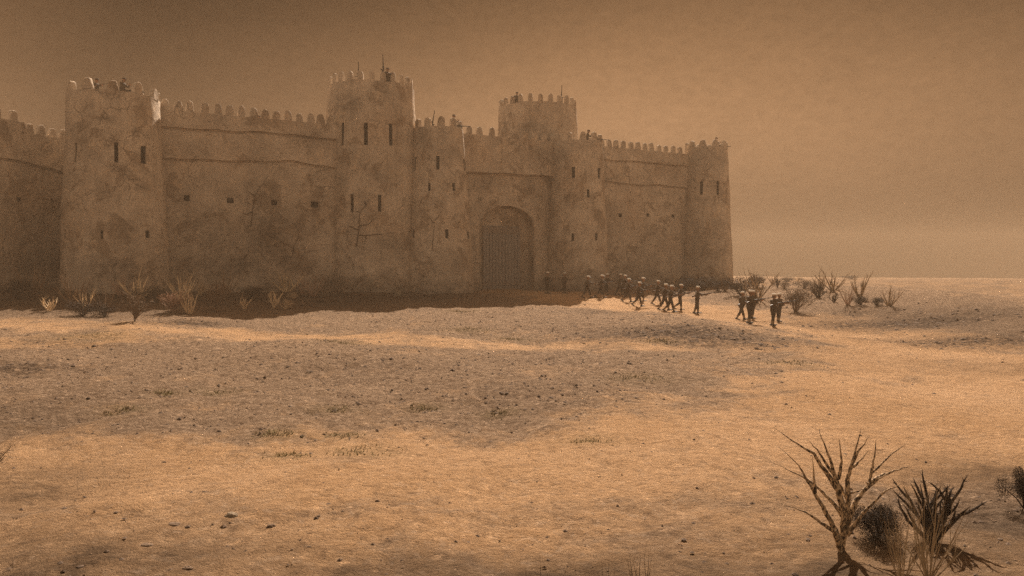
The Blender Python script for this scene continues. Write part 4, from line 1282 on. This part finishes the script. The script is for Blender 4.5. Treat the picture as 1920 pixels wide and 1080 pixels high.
GL = 'dry scrub along the shaded foot of the left wall'
GR = 'dry scrub on the sunny rise right of the fort'
PL = [
    ('spiky', 'brown', 0, 66, 556, 62, 'faint tall brown spiky shrub in the dark corner left of the near tower', GL, 1),
    ('antler', 'pale', 0, 91, 584, 30, 'small pale forked shrub alone in front of the dark corner, leftmost of the pale ones', GL, 1.1),
    ('spiky', 'brown', 1, 138, 576, 62, 'wide brown spiky shrub under the left edge of the near tower', GL, 1),
    ('leafy', 'dark', 0, 155, 592, 26, 'low dark bush in front of the wide brown spiky shrub', GL, 1.3),
    ('spiky', 'pale', 0, 163, 581, 36, 'thin pale spikes sticking up out of the low dark bush', GL, .8),
    ('spiky', 'brown', 0, 197, 588, 46, 'brown spiky shrub rising behind a small dark bush at the shadow edge', GL, .9),
    ('leafy', 'dark', 1, 198, 594, 22, 'small round dark bush at the shadow edge below the near tower', GL, 1.25),
    ('spiky', 'pink', 0, 226, 556, 42, 'reddish spiky shrub touching the left side of the tall pale one under the near tower', GL, .9),
    ('spiky', 'pale', 1, 258, 561, 50, 'tall pale spiky shrub at the foot of the near tower', GL, .95),
    ('twiggy', 'grey', 0, 253, 603, 50, 'grey twiggy shrub with short trunk standing out in the sunlit sand', GL, .8),
    ('leafy', 'pale', 0, 292, 551, 20, 'tiny pale leafy bush right of the near tower, by the wall foot', GL, 1.2),
    ('twiggy', 'pink', 0, 325, 586, 34, 'fuzzy reddish twig bush below the large pale spiky shrub', GL, 1.2),
    ('spiky', 'pale', 2, 341, 563, 48, 'large pale spiky shrub against the seam of near tower and wall', GL, 1.05),
    ('spiky', 'pale', 0, 355, 588, 40, 'thin pale spiky shrub at the shadow edge, right of the fuzzy reddish bush', GL, .85),
    ('leafy', 'pale', 1, 376, 553, 20, 'small pale leafy bush below the first gun port of the long wall', GL, 1.2),
    ('twiggy', 'grey', 1, 406, 584, 46, 'brown twiggy shrub with a thin trunk at the shadow edge below the second gun port', GL, .85),
    ('spiky', 'brown', 1, 423, 557, 54, 'tall faint brown shrub close to the long wall below the second gun port', GL, .75),
    ('antler', 'pale', 1, 457, 580, 26, 'small pale forked shrub between the second and third gun port', GL, 1.0),
    ('antler', 'pale', 0, 513, 578, 36, 'pale upright forked shrub below the third gun port', GL, .8),
    ('leafy', 'pale', 0, 536, 580, 16, 'tiny pale leafy bush right of the upright forked shrub', GL, 1.2),
    ('leafy', 'dark', 2, 507, 548, 24, 'dim dark bush at the wall foot left of the spread pale shrub', GL, 1.0),
    ('spiky', 'pale', 1, 538, 547, 45, 'spread pale spiky shrub at the wall foot between third and fourth gun port', GL, 1.0),
    ('leafy', 'pale', 1, 551, 560, 11, 'lowest tan tuft in front of the spread pale shrub', GL, 1.4),
    ('spiky', 'pink', 1, 567, 553, 34, 'slim reddish shrub right of the spread pale shrub', GL, .7),
    ('spiky', 'pink', 0, 588, 555, 44, 'bushy reddish shrub below the fourth gun port', GL, .85),
    ('leafy', 'grey', 1, 632, 552, 34, 'round dark grey bush at the foot of the tall tower', GL, 1.15),
    ('spiky', 'pink', 1, 730, 543, 36, 'lone reddish spiky shrub between the tall tower and the gate', GL, .85),
    ('leafy', 'dark', 2, 290, 566, 26, 'dark tangled bush between the two tallest pale shrubs by the near tower', GL, 1.3),
    ('leafy', 'dark', 0, 30, 560, 32, 'dark bush at the far left, deep in the shadow of the side wall', GL, 1.3),
    ('leafy', 'dark', 1, 470, 560, 22, 'dark low bush behind the small pale forked shrub of the long wall', GL, 1.5),
    ('leafy', 'grey', 0, 610, 566, 24, 'grey tangled bush in the shade right of the bushy reddish shrub', GL, 1.2),
    # right of the column
    ('spiky', 'pale', 2, 1262, 541, 26, 'pale grassy shrub behind the close trio of soldiers', GR, 1.2),
    ('leafy', 'dark', 2, 1284, 545, 27, 'broad dark bush below the far wall, leftmost of the dark row', GR, 1.25),
    ('leafy', 'dark', 0, 1318, 545, 25, 'dark bush in the middle of the row below the far corner tower', GR, 1.3),
    ('leafy', 'dark', 1, 1346, 546, 23, 'dark bush at the right end of the row below the far corner tower', GR, 1.25),
    ('spiky', 'brown', 0, 1312, 534, 34, 'thin brown shrub against the far corner tower', GR, .8),
    ('spiky', 'pink', 0, 1335, 530, 24, 'reddish shrub showing above the dark row of bushes', GR, 1.0),
    ('spiky', 'brown', 1, 1360, 546, 32, 'brown shrub at the right edge of the far corner tower', GR, .9),
    ('leafy', 'dark', 0, 1391, 555, 34, 'black leafy bush behind the leading three soldiers', GR, 1.05),
    ('spiky', 'bark', 1, 1420, 561, 62, 'tallest spiky shrub behind the leading soldiers', GR, .8),
    ('leafy', 'grey', 0, 1420, 540, 24, 'grey bush behind the tallest spiky shrub', GR, 1.3),
    ('spiky', 'brown', 0, 1450, 534, 26, 'thin brown shrub right of the tallest spiky shrub, against the sky', GR, 1.1),
    ('antler', 'black', 0, 1457, 539, 22, 'small black forked shrub left of the grey block of bush', GR, .8),
    ('leafy', 'grey', 1, 1471, 541, 15, 'low greyish bush right of the small black forked shrub', GR, 1.2),
    ('leafy', 'dark', 1, 1476, 529, 10, 'flat dark bush on the skyline of the rise', GR, 1.9),
    ('leafy', 'grey', 0, 1491, 585, 42, 'big grey brown round bush beside the foremost pair of soldiers', GR, .95),
    ('antler', 'pale', 1, 1496, 528, 13, 'tiny forked tuft on the skyline', GR, 1.2),
    ('leafy', 'dark', 2, 1508, 541, 17, 'dark low bush left of the charred forked shrub', GR, .95),
    ('leafy', 'grey', 1, 1526, 547, 18, 'greyish low bush touching the charred forked shrub', GR, 1.0),
    ('antler', 'black', 1, 1535, 559, 34, 'charred black forked shrub in front of a paler one', GR, .8),
    ('spiky', 'bark', 2, 1541, 545, 40, 'pale brown spikes rising behind the charred forked shrub', GR, .7),
    ('spiky', 'bark', 1, 1562, 545, 45, 'spreading spiky shrub on the crest against the sky', GR, .95),
    ('antler', 'black', 0, 1565, 567, 21, 'small dark thorny shrub in the middle of the slope', GR, 1.0),
    ('spiky', 'pink', 0, 1590, 572, 40, 'fuzzy reddish grey shrub left of the two small square bushes', GR, .7),
    ('spiky', 'bark', 0, 1612, 560, 48, 'dark spreading spiky shrub above the two small dark bushes', GR, .95),
    ('leafy', 'dark', 0, 1614, 572, 17, 'small dark bush under the dark spreading shrub, left of its twin', GR, 1.15),
    ('leafy', 'dark', 1, 1643, 573, 16, 'small dark bush standing clear, right of its twin', GR, 1.15),
    ('spiky', 'bark', 2, 1667, 574, 42, 'rightmost spiky shrub on the rise, V shaped', GR, .85),
    ('leafy', 'dark', 2, 1597, 524, 7, 'thin dark line of scrub on the skyline behind the spreading shrub', GR, 2.4),
]
for k, tn, v, px, py, h, lab, grp, w in PL:
    plant(k, tn, v, px, py, h * (1.2 if px < 800 else 1.1), lab, grp, w * 1.05)

# --- the foreground plants
def fore_shrub():
    """the large bare shrub near the camera, branch by branch"""
    p = on_ground(1577, 1038)
    s_ = p.y / F
    r = random.Random(12)
    root = put('dry_shrub', None, p)
    tag(root, 'large bare spiky shrub with a striped trunk in the right foreground', 'shrub', 'foreground shrubs')
    B0 = (1577, 1038)
    def w(px, py, dep): return Vector(((px - B0[0]) * s_, dep * s_ * 60, (B0[1] - py) * s_))
    def br(nm, pts, r0, r1=0.4, mb=None):
        m = mb or MB()
        n = len(pts)
        fine = []
        for i in range(n - 1):
            a, b = w(*pts[i]), w(*pts[i + 1])
            for j in range(4):
                fine.append(a.lerp(b, j / 4) + Vector((r.gauss(0, .004), r.gauss(0, .004), r.gauss(0, .004))))
        fine.append(w(*pts[-1]))
        L = len(fine) - 1
        m.tube(fine, [s_ * (r0 + (r1 - r0) * (i / L) ** 0.9) for i in range(L + 1)], 8)
        if mb is None: put(nm, m.mesh(nm, [BARK], 60), p, parent=root)
    br('trunk', [(1577, 1062, 0), (1578, 1030, 0), (1580, 1000, 0), (1582, 965, 0.0)], 6.6, 5.4)
    br('trunk', [(1579, 1020, 0.02), (1590, 985, 0.08), (1592, 930, 0.1)], 6.2, 4.6)
    BR = [
        [(1582, 965, 0), (1566, 905, -.05), (1552, 860, -.1), (1530, 806, -.15)], [(1560, 892, -.05), (1535, 850, .0), (1513, 826, .05)],
        [(1570, 920, 0), (1548, 885, .15), (1530, 855, .25), (1500, 838, .35), (1457, 808, .45)], [(1571, 900, 0), (1575, 865, -.1), (1566, 820, -.2)],
        [(1577, 1032, 0), (1563, 995, -.15), (1540, 955, -.25), (1522, 925, -.3), (1500, 890, -.4), (1486, 868, -.45), (1447, 832, -.55)],
        [(1520, 922, -.3), (1518, 885, -.3), (1514, 852, -.35)], [(1581, 972, .0), (1566, 950, .05), (1545, 928, .2), (1520, 905, .3), (1495, 893, .38), (1450, 873, .5)],
        [(1574, 1028, 0), (1555, 992, -.35), (1525, 972, -.6), (1492, 948, -.8), (1448, 932, -1.0)],
        [(1592, 940, .1), (1592, 905, .15), (1600, 878, .2), (1612, 840, .25), (1620, 808, .3)], [(1598, 885, .2), (1610, 850, .1), (1630, 818, 0)], [(1600, 882, .2), (1620, 868, .3), (1640, 850, .4)],
        [(1590, 985, .05), (1612, 945, .3), (1640, 920, .5), (1650, 897, .6), (1690, 866, .75), (1727, 842, .9)], [(1646, 903, .58), (1652, 865, .5), (1655, 828, .45)],
        [(1640, 918, .5), (1665, 906, .65), (1700, 896, .8), (1735, 889, .95)], [(1628, 932, .42), (1655, 905, .3), (1678, 886, .2)], [(1625, 938, .4), (1612, 960, .5), (1600, 975, .55)],
        [(1590, 940, .1), (1578, 915, .2), (1572, 905, .3)], [(1588, 1005, -.05), (1610, 960, -.3), (1645, 915, -.5), (1672, 900, -.6)], [(1592, 930, .1), (1604, 922, -.1), (1617, 915, -.2)],
    ]
    th = [1.15 * q for q in (6.2, 3, 5.2, 3.6, 5.5, 2.8, 4.2, 5.2, 5.2, 3.5, 3, 5.4, 2.8, 4, 2.6, 2.4, 3, 4, 2.4)]
    for ln, t in zip(BR, th): br('branch', ln, t, 0.25)
fore_shrub()

def fore_leafy(px, py, hpx, label, seed, wide, n=16000):
    p = on_ground(px, py); h = hpx / F * p.y
    fo, st = leafy(seed, DARKLEAF, BLACKSTEM, n, size=.026)
    o = put('round_bush', None, p); tag(o, label, 'bush', 'foreground shrubs')
    for nm, me in (('foliage', fo), ('stem', st)):
        c = link(bpy.data.objects.new(nm, me)); c.parent = o
    o.scale = (h * wide, h * wide, h)
fore_leafy(1643, 1012, 82, 'round dark brown bush behind the large bare shrub', 41, 1.1)
fore_leafy(1920, 950, 88, 'dark bush cut off by the right edge of the picture', 42, .75)
fore_leafy(-14, 880, 62, 'dark bush just reaching in at the left edge of the picture', 43, .75, 4000)

def fore_simple(me, name, px, py, hpx, label, wide=1.0, rz=0.0, group='foreground shrubs'):
    p = on_ground(px, py); h = hpx / F * p.y
    o = put(name, me, p, (0, 0, rz)); o.scale = (h * wide, h * wide, h)
    return tag(o, label, 'shrub', group)
fore_simple(antler(21, BLACKSTEM, 12, .036, True, .95), 'gnarled_shrub', 1748, 1018, 145, 'thick gnarled black shrub behind the pale grassy shrub, right foreground', .95)
fore_simple(spiky(22, DULLSTRAW, 16, .95, .013, 1.0), 'dry_shrub', 1742, 1088, 200, 'pale tangled spiky shrub in front of the gnarled black one', .62)
fore_simple(spiky(27, DULLSTRAW, 12, .75, .014, .9), 'dry_shrub', 1690, 1100, 165, 'thin pale spiky shrub right of the large trunk at the bottom edge', .6, 1.0)
fore_simple(spiky(23, BLACKSTEM, 7, .55, .014, .6), 'dry_shrub', 1200, 1150, 128, 'dark spikes poking up at the bottom edge, tallest of the three', .8, 0.4)
fore_simple(spiky(24, BLACKSTEM, 6, .5, .013, .5), 'dry_shrub', 1140, 1150, 105, 'single thin dark spike tip at the bottom edge, middle of the three', .6, 1.4)
fore_simple(spiky(25, BLACKSTEM, 6, .9, .013, .5), 'dry_shrub', 1010, 1150, 105, 'slanting dark spike tip at the bottom edge, leftmost of the three', .9, 2.2)

# --- single stones
def stone(px, py, wpx, label, mat, seed, flat=.5, name='stone'):
    r = random.Random(seed)
    p = on_ground(px, py); w = wpx / F * p.y
    bm = bmesh.new(); bmesh.ops.create_icosphere(bm, subdivisions=3, radius=.5)
    for v in bm.verts:
        k = 1 + .35 * mnoise.fractal(v.co * 2.1 + Vector((seed, 0, 0)), 1, 2, 4)
        v.co = Vector((v.co.x * k, v.co.y * k * .8, v.co.z * k * flat))
    me = bpy.data.meshes.new(name); bm.to_mesh(me); bm.free(); me.materials.append(mat)
    o = put(name, me, p, (0, 0, r.uniform(-.4, .4))); o.scale = (w,) * 3
    tag(o, label, 'stone', 'single stones on the sand')
stone(273, 1026, 28, 'flat dark stone low on the left foreground sand', STONED, 1, .4)
stone(433, 968, 25, 'reddish brown stone on the left foreground sand', STONE, 2, .55)
stone(328, 984, 24, 'flat brown stone between the reddish and the dark stone', STONED, 3, .35)
stone(352, 1068, 19, 'dark stone at the bottom edge, left of centre', STONED, 4, .5)
stone(508, 988, 16, 'small grey stone right of the reddish stone', STONED, 5, .5)
stone(708, 942, 9, 'tiny dark stone in the bright sand, left of centre', STONED, 6, .6)
stone(540, 964, 9, 'tiny dark stone beside the reddish stone', STONED, 7, .5)

def block():
    p = on_ground(746, 555)
    mb = MB()
    s_ = 13 / F * p.y
    mb.box((0, 0, s_ * .42), (s_, s_ * .8, s_ * .95), 0, Matrix.Rotation(.3, 3, 'Z'), .92)
    me = mb.mesh('stone_block', [STONE])
    bm = bmesh.new(); bm.from_mesh(me); bmesh.ops.bevel(bm, geom=bm.edges[:], offset=.05, segments=2, affect='EDGES')
    bmesh.ops.subdivide_edges(bm, edges=bm.edges[:], cuts=2, use_grid_fill=True)
    for v in bm.verts: v.co += Vector((1, 1, 1)) * .03 * mnoise.noise(v.co * 4)
    bm.to_mesh(me); bm.free()
    tag(put('stone_block', me, p), 'squared stone block lying in the shade left of the gate', 'stone')
block()

# ------------------------------------------------------------------ light, sky, haze, camera
SUN_EL, SUN_AZ = math.radians(39.5), math.radians(11.5)
sd = bpy.data.lights.new('sun', 'SUN'); sd.energy = 5.0; sd.angle = math.radians(0.5); sd.color = (1.0, 0.83, 0.665)
so = link(bpy.data.objects.new('sun', sd))
to_sun = Vector((math.sin(SUN_AZ) * math.cos(SUN_EL), math.cos(SUN_AZ) * math.cos(SUN_EL), math.sin(SUN_EL)))
so.rotation_euler = to_sun.to_track_quat('Z', 'Y').to_euler()

W = bpy.data.worlds.new('World'); S.world = W; W.use_nodes = True
nt = W.node_tree
for n in list(nt.nodes): nt.nodes.remove(n)
out = nt.nodes.new('ShaderNodeOutputWorld'); bg = nt.nodes.new('ShaderNodeBackground')
nt.links.new(bg.outputs[0], out.inputs[0])
sky = nt.nodes.new('ShaderNodeTexSky'); sky.sky_type = 'NISHITA'; sky.sun_disc = False
sky.sun_elevation = SUN_EL; sky.sun_rotation = SUN_AZ; sky.dust_density = 6; sky.air_density = 1.5
bw = nt.nodes.new('ShaderNodeRGBToBW'); nt.links.new(sky.outputs[0], bw.inputs[0])
tc = nt.nodes.new('ShaderNodeTexCoord').outputs['Generated']
# dust-laden air: the sky's light, stained tan, with drifting uneven veils of dust
veil = noise_fac(nt, mapping(nt, tc, (1, 1, 2.2)), 3.2, 6, 0.6, 0.25, 0.75, 0.4)
mott = noise_fac(nt, mapping(nt, tc, (1, 1, 1.6)), 75, 3, 0.6, 0.25, 0.75, 0.3)
sep = nt.nodes.new('ShaderNodeSeparateXYZ'); nt.links.new(tc, sep.inputs[0])
tint = mixc(nt, mth(nt, 'MULTIPLY', sep.outputs['Z'], 2.6, clamp=True), (1.0, 0.55, 0.275), (0.90, 0.46, 0.20))
def ramp(val, pts):
    r = nt.nodes.new('ShaderNodeValToRGB'); nt.links.new(val, r.inputs[0])
    r.color_ramp.interpolation = 'B_SPLINE'
    while len(r.color_ramp.elements) < len(pts): r.color_ramp.elements.new(0.5)
    for e, (x, v) in zip(r.color_ramp.elements, pts): e.position = x; e.color = (v, v, v, 1)
    return r.outputs[0]
# sky painted darker upward and sideways, boosted overhead and behind as added fill
hgt = ramp(sep.outputs['Z'], [(0.0, 0.09), (0.06, 0.14), (0.14, 0.235), (0.22, 0.185), (0.33, 0.045), (0.42, 0.05), (0.62, 0.20), (1.0, 0.26)])
dp = nt.nodes.new('ShaderNodeVectorMath'); dp.operation = 'DOT_PRODUCT'
nt.links.new(tc, dp.inputs[0]); dp.inputs[1].default_value = (math.sin(math.radians(8)), math.cos(math.radians(8)), 0)
side = ramp(mth(nt, 'POWER', mth(nt, 'MAXIMUM', dp.outputs['Value'], 0.0), 3.0), [(0.0, 1.0), (0.20, 0.36), (0.46, 0.068), (0.62, 0.102), (0.76, 0.110), (0.97, 0.125)])
side = mth(nt, 'MULTIPLY', side, 8.0)
amt = mth(nt, 'MULTIPLY', mth(nt, 'MULTIPLY', bw.outputs[0], mth(nt, 'MULTIPLY', hgt, side)), mth(nt, 'ADD', 0.80, mth(nt, 'ADD', mth(nt, 'MULTIPLY', veil, 0.14), mth(nt, 'MULTIPLY', mott, 0.20))))
cm = nt.nodes.new('ShaderNodeCombineXYZ')
for i in range(3): nt.links.new(amt, cm.inputs[i])
vm = nt.nodes.new('ShaderNodeVectorMath'); vm.operation = 'MULTIPLY'
# away from the sun's side the added fill is less tan
tint = mixc(nt, mth(nt, 'MULTIPLY_ADD', dp.outputs['Value'], -1.3, 0.75, clamp=True), tint, (0.95, 0.73, 0.52))
nt.links.new(cm.outputs[0], vm.inputs[0]); nt.links.new(tint, vm.inputs[1])
nt.links.new(vm.outputs[0], bg.inputs['Color'])
bg.inputs['Strength'].default_value = 0.06

hz = bpy.data.materials.new('haze'); hz.use_nodes = True
nt = hz.node_tree
for n in list(nt.nodes): nt.nodes.remove(n)
out = nt.nodes.new('ShaderNodeOutputMaterial'); pv = nt.nodes.new('ShaderNodeVolumePrincipled')
pv.inputs['Color'].default_value = (0.80, 0.61, 0.425, 1)
pv.inputs['Density'].default_value = 0.0011
pv.inputs['Density Attribute'].default_value = ''
nt.links.new(pv.outputs[0], out.inputs['Volume'])
mb = MB()
zlo, zhi = E - 8, E + 22
mb.box((0, 0, (zlo + zhi) / 2), (900, 900, zhi - zlo))
tag(put('haze', mb.mesh('haze', [hz])), 'dusty desert haze', kind='stuff')

cd = bpy.data.cameras.new('camera'); cam = link(bpy.data.objects.new('camera', cd))
cd.sensor_width = 36; cd.lens = F / 1920 * 36; cd.clip_start = 0.1; cd.clip_end = 3000
cam.location = EYE; cam.rotation_euler = (math.pi / 2 - PITCH, 0, 0)
S.camera = cam

S.render.engine = 'CYCLES'
S.cycles.use_denoising = False
S.cycles.volume_bounces = 1
S.view_settings.view_transform = 'Standard'
S.view_settings.look = 'None'
S.view_settings.exposure = 1.2
S.view_settings.gamma = 1.0
